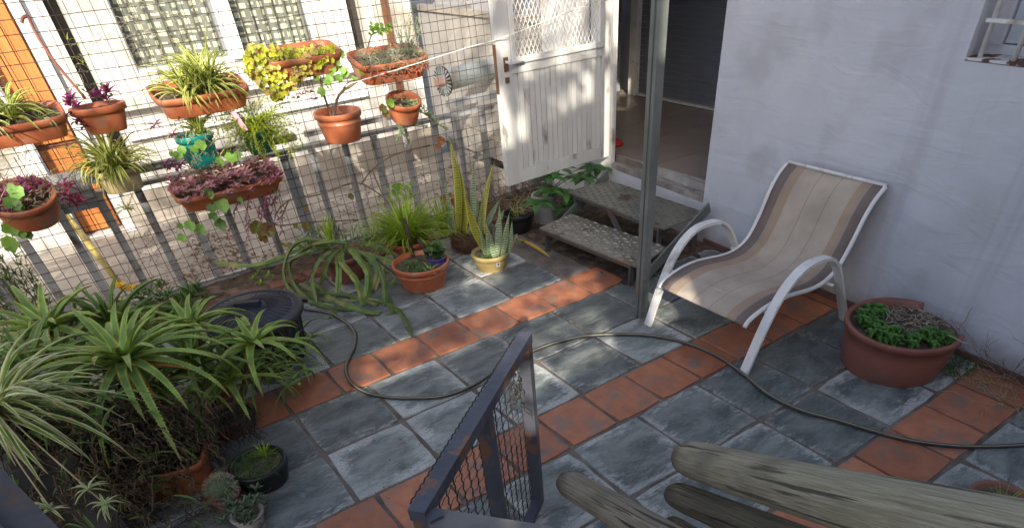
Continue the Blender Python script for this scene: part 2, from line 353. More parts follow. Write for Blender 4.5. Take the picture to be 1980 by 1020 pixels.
def log_tip(m):
    n = m.node_tree; N = n.nodes; L = n.links; p = N['Principled BSDF']; src = p.inputs['Base Color'].links[0].from_socket
    tc = N.new('ShaderNodeTexCoord'); sx = N.new('ShaderNodeSeparateXYZ'); L.new(tc.outputs['Object'], sx.inputs[0])
    t = N.new('ShaderNodeTexNoise'); t.inputs['Scale'].default_value = 18; L.new(tc.outputs['Object'], t.inputs[0])
    ad = N.new('ShaderNodeMath'); ad.operation = 'MULTIPLY_ADD'; L.new(t.outputs[0], ad.inputs[0]); ad.inputs[1].default_value = -.08; L.new(sx.outputs[0], ad.inputs[2])
    r3 = N.new('ShaderNodeMapRange'); r3.inputs[1].default_value = -.03; r3.inputs[2].default_value = .03; r3.inputs[3].default_value = .85; r3.inputs[4].default_value = 0; L.new(ad.outputs[0], r3.inputs[0])
    mx = N.new('ShaderNodeMix'); mx.data_type = 'RGBA'; L.new(r3.outputs[0], mx.inputs[0]); L.new(src, mx.inputs[6]); mx.inputs[7].default_value = (.075, .048, .038, 1); L.new(mx.outputs[2], p.inputs['Base Color'])
    n2 = N.new('ShaderNodeTexNoise'); n2.inputs['Scale'].default_value = 7; n2.inputs['Detail'].default_value = 8; L.new(tc.outputs['Object'], n2.inputs[0])
    r4 = N.new('ShaderNodeMapRange'); r4.inputs[1].default_value = .5; r4.inputs[2].default_value = .75; r4.inputs[4].default_value = .6; L.new(n2.outputs[0], r4.inputs[0])
    m2 = N.new('ShaderNodeMix'); m2.data_type = 'RGBA'; L.new(r4.outputs[0], m2.inputs[0]); L.new(mx.outputs[2], m2.inputs[6]); m2.inputs[7].default_value = (.15, .135, .10, 1); L.new(m2.outputs[2], p.inputs['Base Color'])
M_LOG2 = mat('dark_weathered_log', (.12, .105, .07), (.25, .22, .15), 5, .85, 1.0, 9, c3=(.045, .035, .025), s3=2.2, lo3=.58, hi3=.60, stretch=(1.0, 26, 26))
M_LOGC = mat('brown_grey_log', (.24, .20, .145), (.42, .37, .28), 5, .8, 1.0, 9, c3=(.07, .055, .04), s3=2.2, lo3=.59, hi3=.61, stretch=(1.0, 26, 26))
M_PLATE = mat('diamond_plate', (.15, .15, .125), (.26, .26, .21), 6, .5, .2, 30, metal=.35, c3=(.11, .07, .045), s3=6, lo3=.58, hi3=.7)
M_PLATE2 = mat('worn_diamond_plate', (.20, .19, .165), (.34, .32, .27), 6, .42, .2, 30, metal=.45, c3=(.14, .085, .055), s3=5, lo3=.56, hi3=.7)
M_DKST = mat('dark_steel', (.05, .05, .055), (.10, .095, .09), 6, .6, .2, 30, c3=(.12, .06, .03), s3=8)
M_HOSE = mat('hose_rubber', (.035, .036, .042), (.06, .06, .065), 10, .35)
M_HOSEL = mat('hose_stripe', (.30, .27, .15), (.36, .33, .19), 10, .4)
M_ORANGE = mat('orange_varnished_wood', (.42, .13, .03), (.60, .22, .06), 4, .5, .2, 10, c3=(.20, .06, .02), s3=2, stretch=(4, 4, .4))
M_BROWNW = mat('brown_wood', (.10, .04, .02), (.19, .085, .04), 6, .6, stretch=(4, 4, .5))
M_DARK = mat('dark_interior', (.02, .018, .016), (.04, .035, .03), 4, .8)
M_ITILE = mat('beige_floor_tile', (.24, .19, .16), (.29, .24, .20), 2, .3, rnd=.04, detail=2)
M_SHUT = mat('grey_shutter', (.15, .17, .22), (.19, .21, .26), 6, .5)
M_GALV = mat('galvanised_metal', (.36, .42, .45), (.50, .55, .57), 5, .35, metal=.6, c3=(.25, .2, .16), s3=6)
M_RED = mat('red_plastic', (.35, .02, .015), None, 5, .4)
M_YEL = mat('yellow_pole_paint', (.45, .33, .07), (.6, .47, .16), 8, .6)
M_LINE = mat('white_cord', (.75, .74, .70), None, 5, .6)
M_PURPOT = mat('purple_plastic', (.10, .06, .30), None, 5, .4)
M_TWIG = mat('dry_twig', (.10, .065, .04), (.26, .19, .13), 20, .9, trans=0)
M_TWIGG = mat('grey_dry_twig', (.24, .21, .17), (.42, .38, .30), 20, .9)
M_STRAW = mat('dry_straw', (.36, .27, .13), (.52, .42, .24), 12, .9, trans=.15)
M_ROOT = mat('brown_roots', (.05, .033, .02), (.21, .145, .08), 14, .95, rnd=.1, c3=(.09, .10, .035), s3=5)
M_MOSS = mat('moss', (.02, .07, .008), (.05, .14, .02), 20, .95)
M_GR = mat('green_leaf', (.055, .13, .02), (.10, .21, .035), 12, .45, trans=.25, rnd=.15)
M_MINT = mat('mint_leaf', (.05, .15, .022), (.11, .26, .045), 14, .5, trans=.25)
M_LIME = mat('lime_leaf', (.14, .30, .03), (.26, .44, .06), 12, .45, trans=.3)
M_YG = mat('yellow_green_leaf', (.30, .36, .02), (.62, .60, .06), 14, .4, trans=.3, c3=(.50, .36, .14), s3=12, lo3=.52, hi3=.62)
M_FERN = mat('fern_green', (.30, .40, .03), (.52, .60, .07), 14, .5, trans=.3)
M_PURP = mat('purple_leaf', (.16, .022, .08), (.34, .07, .18), 14, .4, trans=.25, rnd=.2)
M_MAG = mat('magenta_leaf', (.30, .015, .09), (.48, .05, .18), 14, .4, trans=.3)
M_PINKG = mat('faded_pink_leaf', (.42, .13, .22), (.55, .33, .30), 14, .6, trans=.2, c3=(.2, .2, .1), s3=12)
M_GER = mat('geranium_leaf', (.16, .33, .05), (.26, .46, .09), 18, .5, trans=.3)
M_SHEF = mat('glossy_dark_leaf', (.025, .10, .012), (.055, .18, .03), 8, .3, trans=.15)
M_SUCC = mat('grey_green_succulent', (.20, .28, .13), (.36, .44, .24), 14, .5)
M_BEG = mat('bronze_begonia_leaf', (.20, .10, .03), (.16, .20, .04), 12, .5, trans=.3, c3=(.30, .05, .02), s3=9)
M_EPI = mat('epiphyllum_stem', (.055, .11, .022), (.14, .21, .045), 10, .55, .4, 40, c3=(.26, .24, .08), s3=7, rnd=.3, lo3=.52, hi3=.66)
M_CACT = mat('cactus_green', (.06, .10, .05), (.12, .16, .08), 12, .7)
M_SPINE = mat('cactus_spines', (.40, .36, .24), None, 12, .7)
M_DAISY = mat('daisy_petal', (.85, .52, .01), None, 8, .5, trans=.2)
M_PLASTER = mat('white_bag_plastic', (.6, .6, .6), None, 8, .5)
M_PINKTAG = mat('pink_tag', (.55, .25, .33), (.65, .38, .45), 8, .5)
S_SPI = stripe_mat('spider_leaf', (.68, .68, .22), (.22, .32, .03), .18, .34, tip=(.45, .30, .10))
S_SPI2 = stripe_mat('white_edged_spider_leaf', (.66, .64, .36), (.22, .33, .045), .20, .32, tip=(.5, .35, .2))
S_GRASS = stripe_mat('grass_leaf', (.24, .38, .03), (.36, .47, .06), .1, .4, tip=(.4, .3, .08))
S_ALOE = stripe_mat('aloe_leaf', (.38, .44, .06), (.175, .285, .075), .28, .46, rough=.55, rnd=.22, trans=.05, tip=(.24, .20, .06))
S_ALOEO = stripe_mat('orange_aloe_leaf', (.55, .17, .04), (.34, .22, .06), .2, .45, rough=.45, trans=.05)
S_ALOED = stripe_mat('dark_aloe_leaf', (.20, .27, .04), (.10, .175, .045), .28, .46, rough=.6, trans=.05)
M_SNK = snake_mat('snake_leaf_grey', (.03, .075, .035), (.32, .40, .26), (.28, .34, .12))
M_SNKY = snake_mat('snake_leaf_yellow', (.10, .14, .02), (.34, .34, .05), (.55, .45, .03))
M_ROOM = mat('room_wall_paint', (.30, .30, .32), (.36, .36, .38), 2, .8)
M_FAB = fabric_mat()
M_CURT = curtain_mat()

R = random.Random(7)

# ------------------------------------------------------------------ setting: ground, floor, tiles
mb = MB(); mb.add([(-60, -60, -.35), (60, -60, -.35), (60, 60, -.35), (-60, 60, -.35)], [(0, 1, 2, 3)])
struct(mb.build('ground', M_CONC))
mb = MB(); mb.box(-2.6, 3.2, -6.0, 1.55, -.34, -.006)
floor = struct(mb.build('floor', M_MORTAR))
# neighbour's patio beyond the fence
mb = MB()
nx, ny = 16, 6
vs = []; 
for j in range(ny + 1):
    for i in range(nx + 1):
        x = lin(-3.2, 3.02, i / nx); y = lin(1.98, 3.62, j / ny)
        vs.append((x, y, -.03 + R.uniform(-.004, .004)))
mb.add(vs, [(j * (nx + 1) + i, j * (nx + 1) + i + 1, (j + 1) * (nx + 1) + i + 1, (j + 1) * (nx + 1) + i) for j in range(ny) for i in range(nx)])
struct(mb.build('patio', M_CONC2))
mb = MB(); nx, ny = 60, 8; vs = []
for j in range(ny + 1):
    for i in range(nx + 1):
        vs.append((lin(-2.6, 3.02, i / nx), lin(1.50, 1.985, j / ny), .0 + R.uniform(-.012, .012)))
mb.add(vs, [(j * (nx + 1) + i, j * (nx + 1) + i + 1, (j + 1) * (nx + 1) + i + 1, (j + 1) * (nx + 1) + i) for j in range(ny) for i in range(nx)])
struct(mb.build('soil_bed', M_SOILG, smooth=True))
mb = MB(); nx, ny = 14, 18; vs = []
for j in range(ny + 1):
    for i in range(nx + 1):
        vs.append((lin(2.16, 3.05, i / nx), lin(-.08, 1.55, j / ny), .0 + R.uniform(-.006, .008)))
mb.add(vs, [(j * (nx + 1) + i, j * (nx + 1) + i + 1, (j + 1) * (nx + 1) + i + 1, (j + 1) * (nx + 1) + i) for j in range(ny) for i in range(nx)])
struct(mb.build('dirt_patch', M_SOILG, smooth=True))

def tile_mesh(name, m_, n, jit, rel, th):
    mb = MB(); vs = []; hs = {}
    a = R.uniform(-1, 1) * rel; b = R.uniform(-1, 1) * rel
    for j in range(n + 1):
        for i in range(n + 1):
            x = i / n - .5; y = j / n - .5
            ed = (i in (0, n)) or (j in (0, n))
            dx = R.uniform(-jit, jit); dy = R.uniform(-jit, jit)
            if (i in (0, n)) and (j in (0, n)): dx -= jit * 1.6 * (1 if x > 0 else -1); dy -= jit * 1.6 * (1 if y > 0 else -1)
            z = th + a * x * 2 + b * y * 2 + (R.uniform(-rel, rel) * .55) - (rel * .8 if ed else 0)
            vs.append((x + dx, y + dy, z))
    fs = [(j * (n + 1) + i, j * (n + 1) + i + 1, (j + 1) * (n + 1) + i + 1, (j + 1) * (n + 1) + i) for j in range(n) for i in range(n)]
    rim = [i for i in range(n + 1)] + [j * (n + 1) + n for j in range(1, n + 1)] + [n * (n + 1) + i for i in range(n - 1, -1, -1)] + [j * (n + 1) for j in range(n - 1, 0, -1)]
    b0 = len(vs)
    m2 = len(rim)
    for k in rim: vs.append(vs[k])
    for k in rim: x, y, z = vs[k]; vs.append((x * 1.012, y * 1.012, z - .0035))
    for k in rim: x, y, z = vs[k]; vs.append((x * 1.012, y * 1.012, -.012))
    for q in (0, 1):
        for k in range(m2):
            k2 = (k + 1) % m2; fs.append((b0 + q * m2 + k, b0 + (q + 1) * m2 + k, b0 + (q + 1) * m2 + k2, b0 + q * m2 + k2))
    mb.add(vs, fs)
    me = bpy.data.meshes.new(name); me.from_pydata(mb.v, [], mb.f); me.materials.append(m_)
    me.polygons.foreach_set('use_smooth', [i < n * n for i in range(len(me.polygons))]); me.update(); return me
SL = [tile_mesh('slate_tile', SLATE, 4, .009, .0018, .002) for _ in range(9)]
TL = [tile_mesh('terracotta_tile', M_TERRA, 3, .010, .0001, .003) for _ in range(5)]
def tile(kind, x0, x1, y0, y1):
    g = .0105 if kind == 's' else .009
    xw = 3.0 + .08 * (y0 + y1) / 2
    if x1 > xw: x1 = xw
    if x1 - x0 < .08: return
    me = R.choice(SL if kind == 's' else TL)
    o = bpy.data.objects.new('slate_tile' if kind == 's' else 'terracotta_tile', me); COL.objects.link(o); o.parent = floor
    o.location = ((x0 + x1) / 2, (y0 + y1) / 2, R.uniform(-.0015, .0015)); fl_ = R.choice((1, -1))
    o.scale = ((x1 - x0 - 2 * g), (y1 - y0 - 2 * g), 1)
    o.rotation_euler = (R.uniform(-.006, .006), R.uniform(-.006, .006), (0 if fl_ > 0 else pi) + R.uniform(-.008, .008))
def row(kind, off, pitch, y0, y1, xa, xb):
    k = math.floor((xa - off) / pitch)
    while off + k * pitch < xb:
        x0 = off + k * pitch; x1 = x0 + pitch
        if x1 > xa and x0 < xb: tile(kind, x0, x1, y0, y1)
        k += 1
W_ = .297
for i in range(3): row('s', .326, .4, W_ + .4 * i, W_ + .4 * (i + 1), -1.6, 1.9)
row('t', .549, .277, 0, W_, -1.5, 2.12)
for i in range(2): row('s', 0.0, .4, -.4 * (i + 1), -.4 * i, -1.4, 3.1)
row('t', .904, .277, -.8 - W_, -.8, -1.2, 3.1)
for i in range(2): row('s', .081, .4, -1.097 - .4 * (i + 1), -1.097 - .4 * i, -1.0, 3.1)
row('t', 1.784, .277, -1.897 - W_, -1.897, -.4, 3.1)
for i in range(2): row('s', 2.094, .4, -2.194 - .4 * (i + 1), -2.194 - .4 * i, .2, 3.1)

# bricks edging the soil bed
mbk = MB(); mbk.box(-.11, .11, -.055, .055, -.02, .018)
brm = mat('old_brick', (.16, .065, .045), (.24, .10, .07), 7, .9, .6, 40, rnd=.2, c3=(.16, .13, .11), s3=8)
me_b = None
x = -1.5; bed = bpy.data.objects['soil_bed']
while x < 2.4:
    if me_b is None:
        ob = mbk.build('brick', brm, None); me_b = ob.data; ob.parent = bed
    else:
        ob = bpy.data.objects.new('brick', me_b); COL.objects.link(ob); ob.parent = bed
    ob.location = (x, 1.535 + R.uniform(-.02, .02), R.uniform(-.004, .012)); ob.rotation_euler = (R.uniform(-.05, .05), R.uniform(-.04, .04), R.uniform(-.09, .09))
    x += .237 + R.uniform(0, .02)

# ------------------------------------------------------------------ walls
def xw(y): return 3.01 + .08 * y
def wbox(mb, y0, y1, z0, z1, o0, o1):       # o: offset from wall face towards the patio (+) or into the house (-)
    mb.hexa([(xw(y0) - o1, y0, z0), (xw(y0) - o0, y0, z0), (xw(y1) - o0, y1, z0), (xw(y1) - o1, y1, z0),
             (xw(y0) - o1, y0, z1), (xw(y0) - o0, y0, z1), (xw(y1) - o0, y1, z1), (xw(y1) - o1, y1, z1)])
def cells(ys, zs, hole):
    for i in range(len(ys) - 1):
        for j in range(len(zs) - 1):
            yc = (ys[i] + ys[i + 1]) / 2; zc = (zs[j] + zs[j + 1]) / 2
            if not hole(yc, zc): yield ys[i], ys[i + 1], zs[j], zs[j + 1]
wallT = thing('house', 'white rendered house with the open doorway and barred window beside the patio', 'house', (3.0, 0, 0))
WY0, WY1, WZ0 = -2.15, -1.29, 1.186        # window
mb = MB()
for a, b, c, d in cells([-4.2, WY0, WY1, .14], [-.05, WZ0, 1.95, 3.2], lambda y, z: WY0 < y < WY1 and WZ0 < z < 1.95):
    wbox(mb, a, b, c, d, -.24, 0)
wbox(mb, .14, 1.24, -.05, .25, -.14, 0); wbox(mb, .14, 1.24, 1.98, 3.2, -.14, 0)
mb.build('wall', M_WALL, wallT)
mb = MB(); wbox(mb, 1.24, 1.47, -.05, 3.2, -.05, 0); mb.build('wall', M_WALLB, wallT)
# skirting strip of red paint at the wall foot
mb = MB(); wbox(mb, -4.2, .08, -.01, .035, .001, .016); mb.build('skirting', mat('red_skirting', (.10, .05, .045), (.17, .085, .07), 8, .85, .5, 40), wallT)
# window of the house
wf = MB()
wbox(wf, WY0, WY1, WZ0, WZ0 + .045, -.235, -.14); wbox(wf, WY0, WY1, 1.90, 1.95, -.235, -.14)
for a, b in ((WY1 - .07, WY1), (WY0, WY0 + .07)): wbox(wf, a, b, WZ0 + .045, 1.90, -.235, -.13)
frame = wf.build('window', M_WALL, wallT)
s2 = MB(); wbox(s2, WY1 - .19, WY1 - .075, WZ0 + .05, 1.89, -.21, -.15); wbox(s2, WY0 + .08, WY1 - .19, WZ0 + .05, WZ0 + .12, -.21, -.15); wbox(s2, WY0 + .08, WY1 - .19, 1.8, 1.89, -.21, -.15)
s2.build('sash', mat('pale_blue_grey_paint', (.42, .46, .55), (.5, .53, .6), 5, .5, c3=(.3, .3, .3), s3=9), frame)
g = MB(); wbox(g, WY0 + .08, WY1 - .19, WZ0 + .12, 1.8, -.19, -.184); g.build('pane', mat('dark_ochre_glass', (.05, .04, .01), (.12, .095, .02), 5, .12), frame)
sl = MB(); wbox(sl, WY0 + .002, WY1 - .002, WZ0 + .003, WZ0 + .012, -.138, .004); sl.build('sill', mat('flaking_sill', (.10, .045, .03), (.62, .60, .6), 14, .8, .6, 40, lo=.47, hi=.53), frame)
gr = thing('window_grille', 'white iron grille standing in front of the small window in the white wall', 'grille', (xw(-1.7), -1.7, WZ0))
for i, y in enumerate((-1.335, -1.475, -1.615, -1.755, -1.895, -2.035)):
    b = MB(); b.tube([(xw(y) + .03, y, WZ0 + .012), (xw(y) + .03, y, 1.95)], .0105, 8); b.build('bar', M_WHITEP, gr, smooth=True)
for z in (1.315, 1.72):
    b = MB(); wbox(b, WY0 + .02, WY1 - .02, z, z + .012, -.048, -.042 + .024); b.build('crossbar', M_WHITEP, gr)

# doorway
mb = MB(); wbox(mb, .142, 1.19, .25, .285, -.10, -.002); mb.build('threshold', mat('weathered_grey_sill', (.16, .14, .13), (.34, .31, .29), 6, .8, .5, 30, c3=(.5, .5, .5), s3=8, stretch=(4, 1, 1)), wallT)
mb = MB(); wbox(mb, .142, 1.19, .285, .335, -.145, -.085); mb.build('threshold', mat('weathered_white_sill', (.28, .27, .26), (.45, .44, .42), 6, .8, .5, 30, stretch=(4, 1, 1)), wallT)
mb = MB(); wbox(mb, 1.20, 1.24, .25, 1.98, -.045, .0); wbox(mb, .142, 1.20, 1.93, 1.98, -.045, 0)
mb.build('door_frame', M_DOORP, wallT)
# room
room = MB()
room.box(3.16, 4.78, 2.98, 3.1, 0, 2.4); room.box(3.115, 3.155, 1.48, 3.1, 0, 2.4); room.box(3.3, 4.78, -1.3, -1.2, 0, 1.6); room.box(3.3, 4.78, -1.3, -1.2, 2.2, 2.4)  # gap in the unseen side wall, added to let sky light in
room.box(4.84, 4.95, -1.3, 3.1, 0, 2.4); room.box(3.27, 4.95, -1.3, 3.1, 2.4, 2.5)
room.build('room_wall', M_ROOM, wallT)
b = MB(); b.box(3.165, 4.84, -1.2, 2.98, .2, .326); sub = b.build('room_floor', M_MORTAR, wallT)
tm = MB(); tm.box(-.247, .247, -.247, .247, 0, .012)
proto = None
for i in range(4):
    for j in range(9):
        xx = 3.415 + i * .5; yy = -.98 + j * .5
        if xx > 4.7 or yy > 2.9: continue
        if proto is None:
            o = tm.build('floor_tile', M_ITILE, None); proto = o.data
        else:
            o = bpy.data.objects.new('floor_tile', proto); COL.objects.link(o)
        o.parent = sub; o.location = (xx - 3.0, yy, .327) 
# roller shutter inside
sh = thing('roller_shutter', 'grey slatted roller shutter closed across the back of the tiled room', 'shutter', (4.72, 1.9, .34))
k = 0; z = .38
base_s = MB(); base_s.sweep([(0, 1.02, 0), (0, 2.62, 0)], [(-.004, -.022), (.010, -.012), (.013, 0), (.010, .014), (-.004, .021)], up=(0, 0, 1))
ms_ = None
while z < 2.0:
    if ms_ is None:
        o = base_s.build('slat', M_SHUT, None); ms_ = o.data
    else: o = bpy.data.objects.new('slat', ms_); COL.objects.link(o)
    o.parent = sh; o.location = V((4.72, 0, z)) - sh.location; z += .045
b = MB(); b.box(4.66, 4.78, 2.62, 2.72, .34, 2.2); b.build('guide_rail', M_WHITEP, sh); b = MB(); b.box(4.66, 4.78, .9, 1.02, .34, 2.2); b.build('guide_rail', M_WHITEP, sh)
b = MB(); b.box(4.68, 4.76, 1.02, 2.62, .341, .36); b.build('bottom_bar', M_WHITEP, sh)
rd = fl(1199, 279, .36); b = MB(); b.rings([[(rd.x + cos(a * pi / 5) * r_, rd.y + .05 + sin(a * pi / 5) * r_ * .6, .342 + z_) for a in range(10)] for r_, z_ in ((.07, 0), (.075, .012), (.045, .035), (.02, .05))], True, True)
tag(b.build('slipper', M_RED, None, smooth=True), 'small red rubber slipper lying just inside the doorway', 'slipper')

# the grey boundary wall beyond the fence, in line with the house
nb = thing('boundary_wall', 'bare grey concrete wall beyond the fence carrying the metal duct', 'wall', (3.05, 3.5, 0))
def gx(y): return 3.06
hz = atx(860, 25, 3.06).z
b = MB(); b.box(3.06, 3.15, 1.98, 7.5, .02, hz); b.box(3.1, 3.155, 3.101, 7.5, -.35, .02); b.build('wall', M_CONC, nb)
b = MB(); b.box(3.04, 3.16, 1.98, 7.5, hz, hz + .035); b.build('coping', M_CONC2, nb)
b = MB(); b.box(3.055, 3.11, 1.47, 1.98, -.05, 3.2); b.build('wall', M_WALLB, nb)
b = MB(); b.box(3.17, 9.0, 3.4, 12, hz - .25, hz - .1); struct(b.build('terrace', M_CONC))
for i, px in enumerate((838, 900, 938)):
    q = atx(px, 12, 4.3); pt = thing('fence_post', ('thin grey post on the far terrace nearest the facade', 'middle thin post on the far terrace behind the wire mesh', 'rust stained thin post on the far terrace close to the white door')[i], 'post', (q.x, q.y, hz - .1))
    b = MB(); b.beam((q.x, q.y, hz - .1), (q.x, q.y, hz + .9), .035, .035); b.build('shaft', M_FENCE if i < 2 else M_BROWNW, pt)
    b = MB(); b.box(q.x - .045, q.x + .045, q.y - .045, q.y + .045, hz - .1, hz - .085); b.build('base_plate', M_CONC2, pt)
b = MB(); b.box(9.0, 9.3, 2, 14, -.35, 4.2); tag(b.build('distant_wall', M_FAC), 'pale wall closing the far side of the terrace behind the mesh', 'wall')
# duct
dct = thing('metal_duct', 'galvanised round duct with a slotted vent cap sticking out of the grey wall', 'duct', (3.06, 2.74, .75))
pe = dep(858, 157, 5.02); pw = V((3.06, pe.y + .13, pe.z + .01))
b = MB(); b.tube([pe, pw], .078, 20); b.build('pipe', M_GALV, dct, smooth=False)
ax = (pe - pw).normalized(); s_ = ax.cross(V((0, 0, 1))).normalized(); u_ = s_.cross(ax)
c0 = pe + ax * .012
b = MB(); b.tube([pe + ax * .002, c0], .108, 24); b.build('vent_cap', M_DARK, dct)
for i in range(22):
    a = 2 * pi * i / 22; d_ = s_ * cos(a) + u_ * sin(a)
    b = MB(); b.beam(c0 + d_ * .03 + ax * .004, c0 + d_ * .106 + ax * .004, .011, .007, up=ax); b.build('vent_blade', M_GALV, dct)
b = MB(); b.tube([c0 + ax * .0, c0 + ax * .07], .035, 12); b.build('vent_boss', mat('pinkish_plastic', (.45, .28, .22), None, 4, .5), dct)

# ------------------------------------------------------------------ neighbour's house facade
YF = 3.62
nh = thing('neighbour_house', 'sunlit white house facade with curtained windows behind the wire fence', 'house', (0, YF, 0))
def fx(px, py): return aty(px, py, YF)
zc = fx(430, 118).z; zs = fx(420, 172).z; zs2 = fx(420, 205).z
xa = fx(232, 60).x; xm0 = fx(416, 10).x; xm1 = fx(441, 10).x; xb1 = fx(602, 40).x
xd0 = fx(672, 20).x; xd1 = fx(702, 20).x; xr = fx(742, 10).x; xe = fx(796, 20).x
xo0 = fx(-10, 150).x; xo1 = fx(118, 150).x; xo1 = fx(108, 200).x + .02; xk0 = fx(110, 60).x; xk1 = fx(140, 60).x
xs = [-4.0, xo0 - .02, xo1, xk0, xk1, xa, xb1, xd0, xd1, xe]
mb = MB()
def hole(x, z):
    if xo0 - .02 < x < xo1 and z < 1.9 and z > .0: return True
    if xk0 < x < xk1 and z > .45: return True
    if xa < x < xb1 and zc < z < 2.2: return True
    if xd0 < x < xd1 and z > .75 and z < 2.2: return True
    return False
xs = sorted(xs)
for a, b_, c, d in cells(xs, [-.3, .0, .45, .75, zc, 1.9, 2.2, 3.0], hole): mb.box(a, b_, YF, YF + .2, c, d)
mb.build('wall', M_FAC, nh)
# window sills / ledges
mb = MB(); mb.box(xk1 + .02, xd0, YF - .10, YF - .001, zs - .03, zs + .03); mb.build('sill', M_WALLB, nh)
mb = MB(); mb.box(xk1 + .02, xd0, YF - .05, YF - .001, zs2 - .12, zs2 - .06); mb.build('ledge', M_WALLB, nh)
zb = fx(450, 330).z
mb = MB(); mb.box(xo1 + .02, xe, YF - .04, YF - .001, -.05, zb); mb.build('plinth', M_CONC2, nh)
# windows
for i, (x0, x1, nm) in enumerate(((xa, xm0, 'window'), (xm1, xb1, 'window'))):
    wfr = MB()
    for q in ((x0, x0 + .012, zc, 2.2), (x1 - .012, x1, zc, 2.2), (x0 + .012, x1 - .012, zc, zc + .018)):
        wfr.box(q[0], q[1], YF + .02, YF + .06, q[2], q[3])
    wo_ = wfr.build(nm, M_WALLB, nh)
    cu = MB(); n = 46; vs = []; uvs = []
    for k in range(n + 1):
        xx = lin(x0 + .02, x1 - .02, k / n); yy = YF + .12 + .022 * sin(k * .85 + i) + .008 * sin(k * 2.3)
        vs += [(xx, yy, zc + .02), (xx, yy, 2.19)]; uvs += [(xx * 2.2, 0), (xx * 2.2, (2.19 - zc) * 2.2)]
    cu.add(vs, [(2 * k, 2 * k + 2, 2 * k + 3, 2 * k + 1) for k in range(n)], uvs); cu.build('curtain', M_CURT, wo_, smooth=True)
mb = MB(); mb.box(xm0, xm1, YF - .03, YF + .1, zc + .002, 2.2); mb.build('mullion', M_WALLB, nh)
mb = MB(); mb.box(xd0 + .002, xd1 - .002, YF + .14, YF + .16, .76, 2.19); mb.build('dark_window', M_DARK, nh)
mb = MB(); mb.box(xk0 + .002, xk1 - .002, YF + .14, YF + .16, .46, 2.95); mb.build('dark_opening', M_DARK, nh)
mb = MB(); mb.box(xd1 + .02, xd1 + .08, YF - .03, YF - .001, .3, 2.4); mb.build('pilaster', M_WALLB, nh)
mb = MB(); mb.box(xr - .03, xr + .02, YF - .05, YF - .002, .4, 2.4); mb.build('post', M_BROWNW, nh)
# orange timber shutter door (planks)
dr = MB(); dr.box(xo0, xo1 - .002, YF + .10, YF + .12, .005, 1.89); dro = dr.build('shutter_door', M_BROWNW, nh)
xx = xo0 + .01
while xx < xo1 - .05:
    p_ = MB(); p_.box(xx, xx + .083, YF + .07, YF + .10, .02, .62); p_.build('plank', M_ORANGE, dro)
    p_ = MB(); p_.box(xx, xx + .083, YF + .07, YF + .10, .66, 1.88); p_.build('plank', M_ORANGE, dro); xx += .09
for x0 in (xo1 + .0, xo0 - .09):
    p_ = MB(); p_.box(x0, x0 + .075, YF - .05, YF - .001, -.02, 2.1); p_.build('door_post', M_WHITEP, nh)
p_ = MB(); a = fl(237, 556, -.02); t_ = aty(140, 430, 2.75); p_.tube([a, t_ + (t_ - a) * .1], .022, 8)
tag(p_.build('pole', M_YEL, None, smooth=True), 'yellow painted pole leaning behind the fence bars at the left', 'pole')
# litter and bag beyond the fence
def litter(name, spots, n, m_, sz, label=None):
    mb = MB()
    for _ in range(n):
        x0, y0, x1, y1, z = R.choice(spots); c = V((R.uniform(x0, x1), R.uniform(y0, y1), z + R.uniform(.001, .012)))
        a = R.uniform(0, 6.3); s = sz * R.uniform(.5, 1.4); d = V((cos(a), sin(a), R.uniform(-.2, .3))) * s; e = V((-sin(a), cos(a), R.uniform(-.3, .3))) * s * .45
        mb.add([c - d, c + e + V((0, 0, s * .2)), c + d, c - e], [(0, 1, 2, 3)])
    o = mb.build(name, m_, None, kind='stuff')
    if label: o['label'] = label
    return o
M_LEAFD = mat('dead_leaf', (.09, .045, .02), (.26, .15, .08), 30, .9)
o = litter('leaf_litter', [(-.5, 2.1, 1.2, 2.35, -.03), (.1, 2.3, .5, 3.0, -.03), (1.2, 2.3, 2.9, 3.2, -.03)], 900, M_LEAFD, .018); tag(o, 'brown dead leaves scattered on the patio beyond the fence', 'leaves')
o = litter('leaf_litter', [(-1.6, 1.56, 2.9, 1.95, .01), (2.2, 0, 3.0, 1.5, .012), (-.2, 1.3, .9, 1.55, .012)], 1500, M_LEAFD, .014); tag(o, 'dead leaves and chips in the soil bed along the fence foot', 'leaves')
o = litter('debris', [(2.2, -.1, 2.75, .7, .012), (1.2, -.8, 2.9, .2, .005), (-.6, -.9, .4, .3, .005), (2.5, -2, 2.85, -.7, .006)], 420, M_LEAFD, .006); tag(o, 'small brown crumbs and petals scattered over the tiles', 'debris')
bp_ = fl(772, 292, .06); b = MB()
b.rings([[(bp_.x + cos(a * pi / 6) * r_ * (1 + .2 * sin(3 * a)), bp_.y + .1 + sin(a * pi / 6) * r_ * .6, z_ - .03) for a in range(12)] for r_, z_ in ((.10, 0), (.13, .03), (.09, .08), (.03, .11))], True, True)
tag(b.build('plastic_bag', M_PLASTER, None), 'crumpled white plastic bag on the ground beyond the fence', 'bag')
bq = fl(742, 294, .06); b = MB(); b.beam(bq, bq + V((.10, .03, .01)), .05, .03); tag(b.build('broom_head', M_RED), 'small red brush head lying beyond the fence', 'brush')
b = MB(); b.tube([fl(748, 308, .02), fl(825, 275, .02)], .010, 6); tag(b.build('stick', M_LINE), 'thin pale stick lying on the ground beyond the fence', 'stick')

